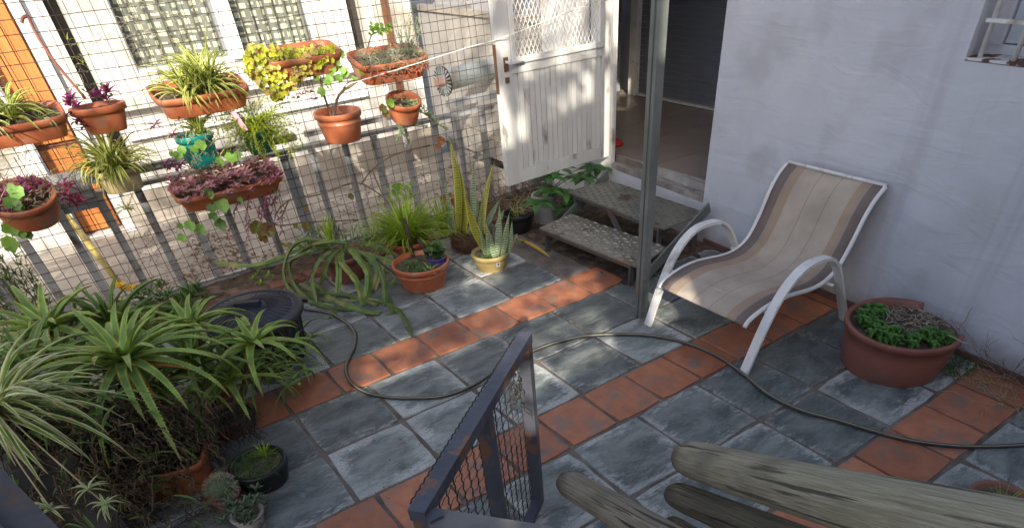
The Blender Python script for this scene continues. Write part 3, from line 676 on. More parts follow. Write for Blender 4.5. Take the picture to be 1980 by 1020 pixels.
# ------------------------------------------------------------------ the fence
YN = 1.9
fe = thing('fence', 'grey flat-bar fence with rusty wire mesh along the left side of the patio', 'fence', (0, YN, 0))
BX = [-1.68, -1.45, -1.22, -.985, -.751, -.514, -.290, -.078, .15, .36, .60, .844, 1.025, 1.263, 1.486, 1.726, 1.976, 2.177, 2.395, 2.63, 2.86]
for x in BX:
    wd = .085 if abs(x - .844) < .01 else .046
    b = MB(); b.box(x - wd / 2, x + wd / 2, YN + .004, YN + .018, .03, .655); b.build('bar', M_FENCE, fe)
for x0, x1, z, h, d in ((-2.4, 3.04, .670, .022, .05), (-2.4, -.52, .745, .04, .04), (-.30, .95, .745, .04, .04), (1.02, 1.80, .745, .03, .05), (2.12, 3.04, .745, .045, .05), (-2.4, 3.04, .015, .03, .04)):
    b = MB(); b.box(x0, x1, YN + .004, YN + .004 + d, z - h / 2, z + h / 2); b.build('rail', M_FENCE, fe)
b = MB(); b.box(-.53, -.29, YN + .02, YN + .05, .60, .80); b.build('bracket', M_FENCE, fe)
# woven wire
mb = MB(); P_ = .0605
x = -2.3
while x < 3.0:
    z = .02; pts = []; dx = 0
    while z < 1.86:
        dx = dx * .8 + R.uniform(-.0022, .0022); pts.append((x + dx, YN - .004 + R.uniform(-.003, .003), z)); z += .11
    mb.tube(pts, .0022, 3); x += P_
z = .03
while z < 1.86:
    pts = []; x = -2.3; dz = 0
    while x < 3.02:
        dz = dz * .8 + R.uniform(-.0025, .0025); pts.append((x, YN - .001 + R.uniform(-.003, .003), z + dz)); x += .15
    mb.tube(pts, .0022, 3); z += P_
mb.build('wire_mesh', M_WIRE, fe, kind='stuff', smooth=True)

# ------------------------------------------------------------------ house door, standing open
HG = V((3.075, 1.185, 0)); FR = V((2.102, 1.150, 0)); DD = (FR - HG).normalized(); DN = V((DD.y, -DD.x, 0))
if DN.y > 0: DN = -DN
DW = (FR - HG).length
door = thing('open_door', 'white weathered door with diamond mesh and slatted lower panel standing open', 'door', HG + V((0, 0, .345)))
def dbox(mb, u0, u1, z0, z1, o0, o1):     # u from the free edge to the hinge, o towards the camera
    def q(u, o, z): p = FR - DD * u + DN * o; return (p.x, p.y, z)
    mb.hexa([q(u0, o1, z0), q(u1, o1, z0), q(u1, o0, z0), q(u0, o0, z0), q(u0, o1, z1), q(u1, o1, z1), q(u1, o0, z1), q(u0, o0, z1)])
Z0, Z1 = .345, 1.95
b = MB(); dbox(b, 0, .105, Z0, Z1, -.04, 0); dbox(b, .895, DW, Z0, Z1, -.04, 0); b.build('stile', M_DOORP, door)
for a, c in ((Z0 + .001, .425), (.995, 1.045), (1.88, Z1 - .001)):
    b = MB(); dbox(b, .107, .893, a, c, -.038, -.002); b.build('rail', M_DOORP, door)
n = 17
for i in range(n):
    u0 = .109 + i * (.782 / n); b = MB(); dbox(b, u0 + .0025, u0 + .782 / n - .0025, .427, .993, -.028, -.012); b.build('slat', M_DOORP, door)
b = MB(); dbox(b, .107, .893, .427, .993, -.036, -.03); b.build('back_panel', M_DOORP, door)
b = MB()
for q in ((.11, .14, 1.047, 1.878), (.862, .89, 1.047, 1.878), (.14, .862, 1.047, 1.078), (.14, .862, 1.85, 1.878)): dbox(b, q[0], q[1], q[2], q[3], -.02, .012)
b.build('mesh_frame', M_WHITEP, door)
b = MB(); pu, pz = .034, .062; i = 0
def dpt(u, z, o=-.004): p = FR - DD * u + DN * o; return V((p.x, p.y, z))
u_min, u_max, zmin, zmax = .14, .862, 1.078, 1.85
for sgn in (1, -1):
    k = -int((zmax - zmin) / pz) - 2
    while True:
        u_st = u_min + k * pu
        if u_st > u_max + (zmax - zmin) / pz * pu + pu: break
        # line u = u_st + sgn*(z-zmin)*pu/pz
        pts = []
        z = zmin
        s0 = (u_min - u_st) / (sgn * pu / pz); s1 = (u_max - u_st) / (sgn * pu / pz); lo_, hi_ = min(s0, s1), max(s0, s1)
        lo_ = max(lo_, 0); hi_ = min(hi_, zmax - zmin)
        if hi_ - lo_ > .01:
            b.beam(dpt(u_st + sgn * lo_ * pu / pz, zmin + lo_, -.004 + .001 * sgn), dpt(u_st + sgn * hi_ * pu / pz, zmin + hi_, -.004 + .001 * sgn), .0035, .002, up=DN)
        k += 1
b.build('expanded_mesh', M_WHITEP, door, kind='stuff')
b = MB(); dbox(b, .045, .08, 1.015, 1.09, .0005, .006); b.build('lock_plate', mat('rusty_plate', (.13, .06, .03), (.2, .11, .06), 15, .7), door)
b = MB(); b.tube([dpt(.062, 1.065, .004), dpt(.062, 1.065, .045)], .008, 8); b.beam(dpt(.05, 1.065, .05), dpt(.175, 1.072, .05), .016, .012); b.build('handle', M_CHAIRW, door)
b = MB(); dbox(b, .048, .075, .955, .985, .0005, .012); b.build('lock', mat('brass', (.25, .17, .08), (.15, .12, .08), 10, .5, metal=.6), door)
b = MB(); dbox(b, -.004, -.0005, .90, 1.16, -.035, -.005); b.build('edge_plate', mat('rusty_plate', (.1, .1, .1)), door)

# ------------------------------------------------------------------ metal steps
st = thing('metal_steps', 'two worn diamond plate steps on a steel frame below the doorway', 'steps', (2.5, .5, 0))
def tread(cs, z, m_, name, rows, cols, worn):
    c = [fl(*q, z) for q in cs]   # FL, FR, BR, BL
    b = MB(); b.hexa([V((p.x, p.y, z - .012)) for p in c] + [V((p.x, p.y, z)) for p in c]); t = b.build(name, m_, st)
    s = MB()
    for i in range(rows):
        for j in range(cols):
            a = (i + .5 + (.25 if j % 2 else -.25)) / rows; e = (j + .5) / cols
            p = c[0].lerp(c[1], e).lerp(c[3].lerp(c[2], e), a)
            dx = (c[1] - c[0]).normalized(); dy = V((-dx.y, dx.x, 0))
            if (i + j) % 2: dx, dy = (dx + dy * .25).normalized(), dy
            else: dx, dy = dy, dx
            l = .026 if (i + j) % 2 else .016; w_ = .0075 if worn else .005; h = .009 if worn else .005
            s.add([p - dx * l, p - dy * w_, p + dx * l, p + dy * w_, p + V((0, 0, h))], [(0, 1, 4), (1, 2, 4), (2, 3, 4), (3, 0, 4)])
    s.build('raised_stud', m_ if worn else M_DKST, t, kind='stuff'); return c
cL = tread([(1043, 440), (1230, 514), (1291, 478), (1104, 413)], .15, M_PLATE2, 'lower_tread', 7, 19, 1)
cU = tread([(1099, 370), (1284, 441), (1367, 411), (1172, 346)], .27, M_PLATE, 'upper_tread', 7, 20, 0)
def leg(a, b_, w_=.03): m = MB(); m.beam(a, b_, w_, w_ * .6); m.build('frame_bar', M_DKST, st)
for c, zt in ((cL, .137), (cU, .257)):
    for i in range(4): p = c[i].lerp(c[(i + 2) % 4], .06); leg((p.x, p.y, 0.0), (p.x, p.y, zt))
    for i, j in ((0, 1), (3, 2)): p = c[i].lerp(c[(i + 2) % 4], .05); q = c[j].lerp(c[(j + 2) % 4], .05); m = MB(); m.beam((p.x, p.y, zt - .012), (q.x, q.y, zt - .012), .025, .02); m.build('frame_bar', M_DKST, st)
for i, j in ((1, 2), (0, 3)):
    m = MB(); p = cL[i].lerp(cL[j], .3); q = cU[j] + (cU[j] - cU[i]) * .04
    m.beam((p.x + (.02 if i else -.02), p.y, .05), (q.x, q.y, .30), .014, .07); m.build('stringer', M_STEEL, st)
mid = cL[0].lerp(cL[1], .55).lerp(cL[3].lerp(cL[2], .55), 1.0); q = cU[0].lerp(cU[1], .45); leg((mid.x, mid.y, .13), (q.x, q.y, .255), .03)

# ------------------------------------------------------------------ post
ps = thing('steel_post', 'slender grey steel post standing between the steps and the white chair', 'post', (1.96, -.39, 0))
b = MB(); b.box(1.932, 1.985, -.43, -.376, 0, 3.4); b.build('shaft', M_STEEL, ps)
b = MB(); b.box(1.9295, 1.9315, -.408, -.402, .0, 3.39); b.build('weld_seam', M_DKST, ps)

# ------------------------------------------------------------------ chair
ch = thing('patio_chair', 'white aluminium patio chair with striped beige sling seat against the white wall', 'chair', (2.35, -.86, 0))
arm_s = [(1.91, .0), (1.955, .12), (2.005, .24), (2.065, .345), (2.14, .42), (2.23, .46), (2.33, .462), (2.42, .445), (2.485, .40), (2.54, .335), (2.62, .21), (2.70, .085), (2.752, .0)]
sec = [(-.024, -.009), (-.024, .006), (-.008, .010), (.008, .010), (.024, .006), (.024, -.009)]
for y in (-.515, -1.198):
    pts = smooth_path([(a + (.0 if y > -1 else .012), y, z) for a, z in arm_s], 4)
    b = MB(); b.sweep(pts, sec, fixed=(0, 1, 0)); b.build('arm_leg', M_CHAIRW, ch)
prof = [(1.925, .238), (1.945, .262), (1.99, .280), (2.08, .298), (2.18, .302), (2.29, .290), (2.40, .274), (2.49, .270), (2.565, .284), (2.625, .318), (2.665, .370), (2.705, .445), (2.748, .545), (2.80, .617), (2.862, .662)]
pp = smooth_path([(a, 0, z) for a, z in prof], 3)
for y in (-.565, -1.148):
    b = MB(); b.tube([(p.x, y, p.z) for p in pp], .0115, 8); b.build('side_rail', M_CHAIRW, ch, smooth=True)
b = MB(); n = len(pp); m_ = 14; vs = []; uvs = []
for i, p in enumerate(pp):
    for j in range(m_ + 1):
        t = j / m_; sag = .018 * sin(pi * t) * (0.4 + .6 * sin(pi * min(1, i / (n * .6))))
        d = (pp[min(i + 1, n - 1)] - pp[max(i - 1, 0)]).normalized(); nn = V((-d.z, 0, d.x))
        q = V((p.x, lin(-.575, -1.138, t), p.z + .006)) - nn * sag
        vs.append(q); uvs.append((t, i / (n - 1)))
b.add(vs, [(i * (m_ + 1) + j, i * (m_ + 1) + j + 1, (i + 1) * (m_ + 1) + j + 1, (i + 1) * (m_ + 1) + j) for i in range(n - 1) for j in range(m_)], uvs)
sl_ = b.build('sling', M_FAB, ch, smooth=True)
md = sl_.modifiers.new('thick', 'SOLIDIFY'); md.thickness = .003
for a, z, r_ in ((2.868, .668, .009), (2.56, .262, .009), (2.06, .276, .009)):
    b = MB(); y0, y1 = (-.565, -1.148) if z > .5 else (-.51, -1.19); b.tube([(a, y0, z), (a, y1, z)], r_, 8); b.build('crossbar', M_CHAIRW, ch, smooth=True)
b = MB()
for y in (-.545, -1.168):
    b.tube([(2.07, y - (.02 if y < -1 else -.02), .275), (2.07, y, .275)], .012, 6)
b.build('bolt', M_DKST, ch)

# ------------------------------------------------------------------ vessels
def ring(cx, cy, a, b_, z, n, rot=0, rr=None, zf=None):
    out = []
    for j in range(n):
        t = 2 * pi * j / n
        if rr is None: x, y = a * cos(t), b_ * sin(t)
        else:
            e = rr; x = a * math.copysign(abs(cos(t)) ** e, cos(t)); y = b_ * math.copysign(abs(sin(t)) ** e, sin(t))
        out.append((cx + x * cos(rot) - y * sin(rot), cy + x * sin(rot) + y * cos(rot), z + (zf(t) if zf else 0)))
    return out
def vessel(t, name, c, a, b_, h, m_, taper=.74, rot=0, rr=None, n=28, rim=.010, lip=.014, soil=.82, msoil=M_SOIL, zf=None, ribs=0):
    cx, cy, cz = c; d = a * (1 - taper); P = []
    def off(o, z, f=None): P.append(ring(cx, cy, a + o, b_ + o, cz + z, n, rot, rr, f))
    off(-d, 0); off(-d * .96, h * .02); off(-d * .38, h * .6)
    if ribs: off(-d * .35, h * .62); off(-d * .35 + .003, h * .63); off(-d * .33 + .003, h * .66); off(-d * .32, h * .67)
    off(-lip * .9 - d * .02, h - .032 if h > .08 else h * .8); off(0, h - .030 if h > .08 else h * .82, zf and (lambda t_: zf(t_) * .6)); off(.002, h - .004, zf); off(0, h, zf); off(-lip * .8, h, zf)
    off(-lip, h - .006, zf); off(-lip - d * (1 - soil) * .9 - .004, h * soil * .96)
    b = MB(); b.rings(P); o = b.build(name, m_, t, smooth=False)
    for p_ in o.data.polygons: p_.use_smooth = True
    b = MB(); rg = ring(cx, cy, a - lip - d * (1 - soil) - .002, b_ - lip - d * (1 - soil) - .002, cz + h * soil, n, rot, rr)
    vs = [V(p) + V((0, 0, R.uniform(-.004, .004))) for p in rg]; vs2 = [V(p).lerp(V((cx, cy, cz + h * soil)), .5) + V((0, 0, R.uniform(-.004, .010))) for p in rg]
    vs3 = [V((cx, cy, cz + h * soil + .008))]
    b.add(vs + vs2 + vs3, [(j, (j + 1) % n, n + (j + 1) % n, n + j) for j in range(n)] + [(n + j, n + (j + 1) % n, 2 * n) for j in range(n)])
    b.build('soil', msoil, t, smooth=True)
    return V((cx, cy, cz + h * soil))

# ------------------------------------------------------------------ leaves
def leaf(mb, base, az, el, L_, W, droop=1.2, n=6, fold=.22, shape='strap', curl=0.0, pw=1.0, roll=0.0):
    p = V(base); vs = []; uvs = []; st_ = L_ / n
    for i in range(n + 1):
        t = i / n; e = el - droop * t ** pw; a = az + curl * t
        d = V((cos(a) * cos(e), sin(a) * cos(e), sin(e))); side = V((-sin(a), cos(a), 0)); up = side.cross(d) * -1
        if up.z < 0 and abs(e) < pi / 2: up = -up
        if roll: side, up = side * cos(roll) + up * sin(roll), up * cos(roll) - side * sin(roll)
        if shape == 'strap': w_ = W * (.6 + .4 * min(1, t * 3)) * max(0.04, (1 - t ** 2.5))
        elif shape == 'oval': w_ = W * max(.04, sin(pi * min(.985, t * .96 + .02)) ** .75)
        elif shape == 'grass': w_ = W * max(.05, 1 - t)
        else: w_ = W * (1 - t) ** .6
        vs += [p + side * w_ / 2 + up * fold * w_, p, p - side * w_ / 2 + up * fold * w_]; uvs += [(0, t), (.5, t), (1, t)]
        p = p + d * st_
    fs = []
    for i in range(n):
        k = i * 3; fs += [(k, k + 1, k + 4, k + 3), (k + 1, k + 2, k + 5, k + 4)]
    mb.add(vs, fs, uvs); return p
def aloe_leaf(mb, base, az, el, L_, W, droop, curl=0.0, n=11, teeth=True):
    p = V(base); st_ = L_ / n; vs = []; uvs = []; tv = []
    for i in range(n + 1):
        t = i / n; e = el - droop * t ** 1.8; a = az + curl * t
        d = V((cos(a) * cos(e), sin(a) * cos(e), sin(e))); side = V((-sin(a), cos(a), 0)); up = d.cross(side)
        w_ = W * (.92 + .15 * sin(pi * min(1, t * 3))) * (1 - t) ** .62 + .0015; th = w_ * .20 + .0015
        vs += [p + side * w_ / 2 + up * w_ * .14, p + side * w_ * .2 + up * w_ * .02, p - side * w_ * .2 + up * w_ * .02, p - side * w_ / 2 + up * w_ * .14, p - side * w_ * .25 - up * th, p + side * w_ * .25 - up * th]
        uvs += [(0, t), (.3, t), (.7, t), (1, t), (.7, t), (.3, t)]
        tv.append((p.copy(), d, side, up, w_)); p = p + d * st_
    fs = []
    for i in range(n):
        for j in range(6):
            j2 = (j + 1) % 6; fs.append((i * 6 + j, i * 6 + j2, (i + 1) * 6 + j2, (i + 1) * 6 + j))
    fs.append(tuple(range(5, -1, -1)))
    mb.add(vs, fs, uvs)
    if teeth:
        for i in range(n - 1):
            for k in range(3):
                t = k / 3
                q = tv[i][0].lerp(tv[i + 1][0], t); w_ = lin(tv[i][4], tv[i + 1][4], t); d, side, up = tv[i][1:4]
                s = min(.0085, W * .19) * (1 - .5 * i / n)
                for sg in (1, -1):
                    o = q + side * sg * w_ * .49 + up * w_ * .13
                    mb.add([o - d * s * .6, o + d * s * .5, o + side * sg * s + d * s * .55, ], [(0, 1, 2)], [(0, .5)] * 3)
    return p
def blob_leaf(mb, c, nrm, r, lobes=7, cup=.25, n=14, rot=0.0):
    nrm = V(nrm).normalized(); a = nrm.orthogonal().normalized(); b_ = nrm.cross(a); vs = [V(c)]; uvs = [(.5, .5)]
    for j in range(n):
        t = 2 * pi * j / n + rot; rr_ = r * (1 - .14 * (1 - abs(cos(lobes * t / 2)))) * (.55 if j == 0 else 1)
        vs.append(V(c) + (a * cos(t) + b_ * sin(t)) * rr_ + nrm * cup * r * (.8 + .4 * sin(lobes * t))); uvs.append((.5 + .5 * cos(t), .5 + .5 * sin(t)))
    mb.add(vs, [(0, j + 1, (j + 1) % n + 1) for j in range(n)], uvs)
def blob3(mb, c, r, n=5):
    c = V(c); rs = []
    for k in range(4):
        ph = pi * (k + .5) / 4; rs.append([c + V((cos(2 * pi * j / n) * sin(ph), sin(2 * pi * j / n) * sin(ph), -cos(ph))) * r for j in range(n)])
    mb.rings(rs, True, True)

def spider(t, base, n, L_, W, m_, el=(.5, 1.4), dr=(1.2, 2.4), name='foliage', parts=False, az=(0, 2 * pi), sp=.02, nseg=7, shape='strap', rr_=None):
    r_ = rr_ or R; mb = MB()
    for i in range(n):
        a = r_.uniform(*az); e = r_.uniform(*el); b = V(base) + V((cos(a), sin(a), 0)) * sp * r_.random()
        if parts: mb = MB()
        leaf(mb, b, a, e, L_ * r_.uniform(.6, 1.1), W * r_.uniform(.7, 1.15), r_.uniform(*dr), nseg, .25, shape, r_.uniform(-.5, .5), 1.3)
        if parts: mb.build('leaf', m_, t, smooth=True)
    if not parts: mb.build(name, m_, t, kind='stuff', smooth=True)

def scatter_leaves(t, spots, n, size, m_, name='foliage', shape='oval', wr=.5, el=(-.2, 1.0), dr=(.2, .9), nseg=3):
    """spots: list of (center, radii)"""
    mb = MB()
    for _ in range(n):
        c, rad = R.choice(spots); u = R.uniform(-1, 1); a = R.uniform(0, 2 * pi); k = R.random() ** .4; q = math.sqrt(1 - u * u)
        p = V(c) + V((cos(a) * q * rad[0], sin(a) * q * rad[1], u * rad[2])) * k
        s = size * R.uniform(.6, 1.25)
        leaf(mb, p, R.uniform(0, 2 * pi), R.uniform(*el), s, s * wr, R.uniform(*dr), nseg, .2, shape)
    return mb.build(name, m_, t, kind='stuff', smooth=True)
def rosette(mb, c, n, s, w_, el=(.2, 1.1), dr=(.2, .8), nseg=3, shape='oval'):
    for i in range(n):
        leaf(mb, V(c), 2 * pi * i / n * 2.4 + R.uniform(-.2, .2), lin(el[0], el[1], i / n), s * R.uniform(.75, 1.1), w_, R.uniform(*dr), nseg, .25, shape)
def tw(mb, a, b, r, n=6, wob=.01, taper=.4, sides=4):
    a = V(a); b = V(b); pts = []
    for i in range(n + 1): pts.append(a.lerp(b, i / n) + (V((R.uniform(-1, 1), R.uniform(-1, 1), R.uniform(-1, 1))) * wob if 0 < i < n else V((0, 0, 0))))
    mb.tube(pts, r, sides, [lin(1, taper, i / n) for i in range(n + 1)]); return pts
def branchy(mb, base, d, L_, r, depth_=3, spread=.6):
    d = V(d).normalized(); pts = tw(mb, base, V(base) + d * L_, r, 4, L_ * .05, .6, 3)
    if depth_ <= 0: return
    for p in pts[2:]:
        if R.random() < .75:
            nd = (d + V((R.uniform(-1, 1), R.uniform(-1, 1), R.uniform(-.6, 1))) * spread).normalized(); branchy(mb, p, nd, L_ * R.uniform(.45, .75), r * .65, depth_ - 1, spread)
def hooks(t, c, w_, z):      # wire hooks that hold a pot on the mesh
    for dx in (-w_, w_):
        b = MB(); b.tube(smooth_path([(c[0] + dx, YN - .012, z + .05), (c[0] + dx, YN - .02, z + .0), (c[0] + dx, c[1] + .03, z - .005)], 3), .002, 4); b.build('hook', M_WIRE, t)

G_HANG = 'pots hanging on the wire fence'
# --- 1 left trough with spider plant
def trough(name, label, x0, x1, z, h, dep_, yc, m_=M_POT, taper=.86, soil=.8):
    cx = (x0 + x1) / 2; t = thing(name, label, 'planter', (cx, yc, z - h), G_HANG)
    s = vessel(t, 'trough', (cx, yc, z - h), (x1 - x0) / 2, dep_ * 1.5, h, m_, taper=taper, rr=.38, n=36, soil=soil); t.rotation_euler = (.20, 0, 0); s.y -= .02
    hooks(t, (cx, yc), (x1 - x0) * .3, z); return t, s
YP = 1.74
t, s = trough('planter', 'terracotta trough of striped spider plant hanging at the far left of the mesh', -.74, -.24, 1.13, .105, .085, YP)
spider(t, s + V((-.12, 0, 0)), 70, .28, .024, S_SPI2, dr=(1.2, 2.6)); spider(t, s + V((.02, .01, 0)), 50, .25, .022, S_SPI, dr=(1.4, 2.8)); spider(t, s + V((.13, -.02, 0)), 5, .16, .013, S_SPI2, el=(.2, .8), parts=True)
# --- 2 rounded pot w/ purple wandering plant
a = aty(118, 212, YP); b_ = aty(231, 200, YP)
t = thing('planter', 'smooth half-round terracotta pot of purple wandering plant beside the white post', 'planter', (lin(a.x, b_.x, .55), YP, 1.0), G_HANG)
s = vessel(t, 'pot', (-.085, YP, .985), .138, .10, .125, M_POT, taper=.66, soil=.85, n=32)
hooks(t, (-.085, YP), .07, 1.1)
mb = MB(); mb2 = MB()
for k in range(9):
    c = s + V((R.uniform(-.12, .11), R.uniform(-.06, .03), R.uniform(.02, .07))); rosette(mb, c, 7, .055, .020, el=(.1, 1.3))
for q in ((150, 235), (165, 245), (130, 225)): rosette(mb, aty(q[0], q[1], YP - .05), 7, .06, .02, el=(-.3, .8))
mb.build('purple_leaves', M_PURP, t, kind='stuff'); 
for k in range(12): c = s + V((R.uniform(-.03, .1), R.uniform(-.03, .03), R.uniform(.03, .12))); leaf(mb2, c, R.uniform(0, 6), .6, .03, .016, .5, 3, .2, 'oval')
mb2.build('green_leaves', M_GR, t, kind='stuff')
# --- 3 trough centre
a = aty(283, 168, YP); b_ = aty(466, 148, YP)
t, s = trough('planter', 'wide terracotta trough of yellow-green spider plant in front of the patterned curtain', a.x, b_.x, 1.125, .11, .09, YP, soil=.72)
for dx, n_ in ((-.08, 36), (.03, 60), (.08, 36), (.0, 30)): spider(t, s + V((dx, R.uniform(-.02, .03), 0)), n_, .29, .021, S_SPI, dr=(.8, 2.4))
spider(t, s + V((.05, 0, 0)), 6, .30, .024, S_SPI, el=(1.2, 1.5), dr=(.2, .8), parts=True)
mb = MB()
for k in range(16): c = s + V((R.uniform(-.2, .2), R.uniform(-.07, .05), .0)); tw(mb, c, c + V((R.uniform(-.04, .04), R.uniform(-.03, .03), R.uniform(.02, .08))), .002, 4, .006)
mb.build('dry_stems', M_STRAW, t, kind='stuff')
# --- 4 trough with yellow green succulent
t, s = trough('planter', 'terracotta trough overflowing with round yellow-green leaves below the striped window', .83, 1.30, 1.215, .11, .085, YP, soil=.8)
mb = MB(); mb2 = MB()
for k in range(620):
    px = R.uniform(470, 640); 
    py = 82 + R.random() ** .8 * 112 * max(.25, 1 - .75 * abs(px - 535) / 90) ; c = aty(px, py, YP - .03 - R.random() * .10)
    blob_leaf(mb, c, (R.uniform(-.8, .5), -1 + R.uniform(-.3, .6), R.uniform(.1, 1.1)), R.uniform(.011, .020), 3, .3, 6, R.uniform(0, 6))
mb.build('foliage', M_YG, t, kind='stuff')
for k in range(60):
    c = aty(R.uniform(480, 640), R.uniform(95, 160), YP - .06); tw(mb2, c, c + V((R.uniform(-.06, .06), R.uniform(-.02, .02), -R.uniform(.02, .09))), .002, 4, .008)
mb2.build('brown_stems', M_TWIG, t, kind='stuff')
mb = MB()
for q in ((632, 100), (648, 112), (655, 95), (640, 125), (660, 128), (622, 110), (636, 145), (655, 145)):
    c = aty(q[0], q[1], YP - .10); m1 = MB(); blob_leaf(m1, c, (R.uniform(-.5, .3), -1, R.uniform(.4, 1)), .026, 7, .2, 14); m1.build('leaf', M_GER, t)
for q in ((560, 175), (575, 190), (585, 182), (600, 178), (610, 192)): rosette(mb, aty(q[0], q[1], YP - .05), 5, .035, .015)
mb.build('brown_leaves', M_PURP, t, kind='stuff')
# --- 5 dry trough
a = aty(668, 95, YP); b_ = aty(815, 95, YP)
t, s = trough('planter', 'terracotta trough of dry grey lavender and shrivelled succulents right of the others', a.x + .02, b_.x - .02, 1.13, .12, .10, YP, soil=.75)
mb = MB(); mb2 = MB(); mb3 = MB()
for k in range(420):
    c = s + V((R.uniform(-.23, .23), R.uniform(-.15, .08), R.uniform(-.03, .06))); tw(mb, c, c + V((R.uniform(-.05, .05), R.uniform(-.06, .04), R.uniform(-.02, .05))), .0013, 3, .01, 1, 3)
for k in range(240):
    c = s + V((R.uniform(-.22, .2), R.uniform(-.14, .06), R.uniform(-.03, .07))); rosette(mb2, c, 5, .024, .007, nseg=2)
for k in range(130):
    c = s + V((R.uniform(-.2, .2), R.uniform(-.16, -.0), R.uniform(-.04, .03))); leaf(mb3, c, R.uniform(0, 6), R.uniform(-.5, .8), .04, .014, .8, 3, .3, 'oval')
for k in range(26):
    b0 = s + V((R.uniform(.08, .19), R.uniform(-.03, .05), .0)); e = b0 + V((R.uniform(-.08, .1), R.uniform(-.05, .05), R.uniform(.12, .24)))
    pts = tw(mb, b0, e, .0018, 6, .012, .5, 3)
    for p in pts[2:]:
        for _ in range(4): leaf(mb2, p, R.uniform(0, 6.3), R.uniform(.2, 1.2), .03, .004, .3, 2, .1, 'grass')
mb.build('dry_stems', M_TWIGG, t, kind='stuff'); mb2.build('grey_leaves', M_SUCC, t, kind='stuff'); mb3.build('red_dry_leaves', mat('red_dry_leaf', (.25, .04, .02), (.38, .10, .05), 20, .7), t, kind='stuff')
mb = MB(); e = aty(728, 55, YP - .05); st0 = aty(695, 130, YP - .05); mb.tube(smooth_path([st0, aty(705, 85, YP - .06), aty(712, 60, YP - .05), e], 4), .004, 5); mb.build('stem', M_TWIG, t)
mb = MB()
for k in range(34): q = (R.uniform(706, 750), R.uniform(36, 58)); blob_leaf(mb, aty(q[0], q[1], YP - .07 + R.uniform(-.02, .02)), (R.uniform(-.4, .4), -1, R.uniform(.2, 1)), .012, 5, .2, 8)
mb.build('leaf_tuft', M_LIME, t, kind='stuff')
# --- 6 round pot with bare stem
a = aty(596, 205, YP - .03); b_ = aty(690, 205, YP - .03); cx = (a.x + b_.x) / 2; r_ = (b_.x - a.x) / 2
t = thing('planter', 'round terracotta pot with a bare forked geranium stem hanging in the middle of the mesh', 'planter', (cx, YP - .06, .72), G_HANG)
s = vessel(t, 'pot', (cx, YP - .075, .725), r_ * .95, r_ * .98, .165, M_POT, taper=.74, soil=.74, ribs=1, msoil=mat('dry_compost', (.14, .09, .055), (.30, .21, .13), 30, .95, .9, 80)); hooks(t, (cx, YP - .06), .06, .88)
mb = MB(); k0 = s + V((-.045, -.01, 0))
mb.tube(smooth_path([k0, aty(655, 185, YP - .08), aty(680, 165, YP - .06), aty(705, 145, YP - .05)], 4), .008, 6); mb.tube(smooth_path([k0, aty(622, 170, YP - .07), aty(622, 150, YP - .07)], 3), .007, 6)
mb.tube(smooth_path([aty(660, 180, YP - .08), aty(672, 160, YP - .08), aty(690, 155, YP - .08)], 3), .005, 6)
mb.build('stem', M_TWIG, t, smooth=True)
for q, r2 in (((622, 178), .03), ((632, 160), .026), ((612, 152), .022), ((655, 152), .028), ((668, 142), .026), ((700, 140), .03), ((640, 140), .028), ((685, 152), .022), ((608, 140), .02), ((718, 158), .02)):
    m1 = MB(); blob_leaf(m1, aty(q[0], q[1], YP - .09), (R.uniform(-.6, .4), -.7, R.uniform(.3, 1)), r2, 7, .22, 14); m1.build('leaf', R.choice([M_GER, M_LIME, M_BEG]), t)
# --- 7 small pot of trailing succulent
a = aty(743, 200, YP); b_ = aty(806, 195, YP); cx = (a.x + b_.x) / 2; r_ = (b_.x - a.x) / 2
t = thing('planter', 'small terracotta pot of trailing grey-green succulent nearest the open door', 'planter', (cx, YP, .78), G_HANG)
s = vessel(t, 'pot', (cx, YP - .02, .76), r_ * .98, r_ * .98, .13, M_POT, soil=.7); hooks(t, (cx, YP), .04, .88); t.rotation_euler = (.3, 0, 0)
mb = MB(); mb2 = MB()
for k in range(26): rosette(mb, s + V((R.uniform(-.08, .08), R.uniform(-.07, .05), R.uniform(0, .04))), 6, .022, .007, nseg=2)
for path in (((790, 205), (825, 215), (850, 235)), ((780, 215), (800, 235), (830, 240)), ((770, 215), (775, 245), (770, 270)), ((775, 200), (808, 195), (838, 225)), ((760, 220), (778, 250), (795, 268)), ((800, 200), (840, 228), (868, 246))):
    pts = smooth_path([aty(x, y, YP - .06 - .02 * i) for i, (x, y) in enumerate(path)], 5); mb2.tube(pts, .0022, 4)
    for p in pts[3:]:
        if R.random() < .8: rosette(mb, p, 7, .030, .008, nseg=2)
mb.build('foliage', M_SUCC, t, kind='stuff'); mb2.build('stem', M_TWIG, t)
for q, m_ in (((748, 188), M_LIME), ((742, 210), M_BEG), ((735, 200), M_BEG)): m1 = MB(); blob_leaf(m1, aty(q[0], q[1], YP - .08), (0, -1, .6), .03, 5, .2, 12); m1.build('leaf', m_, t)
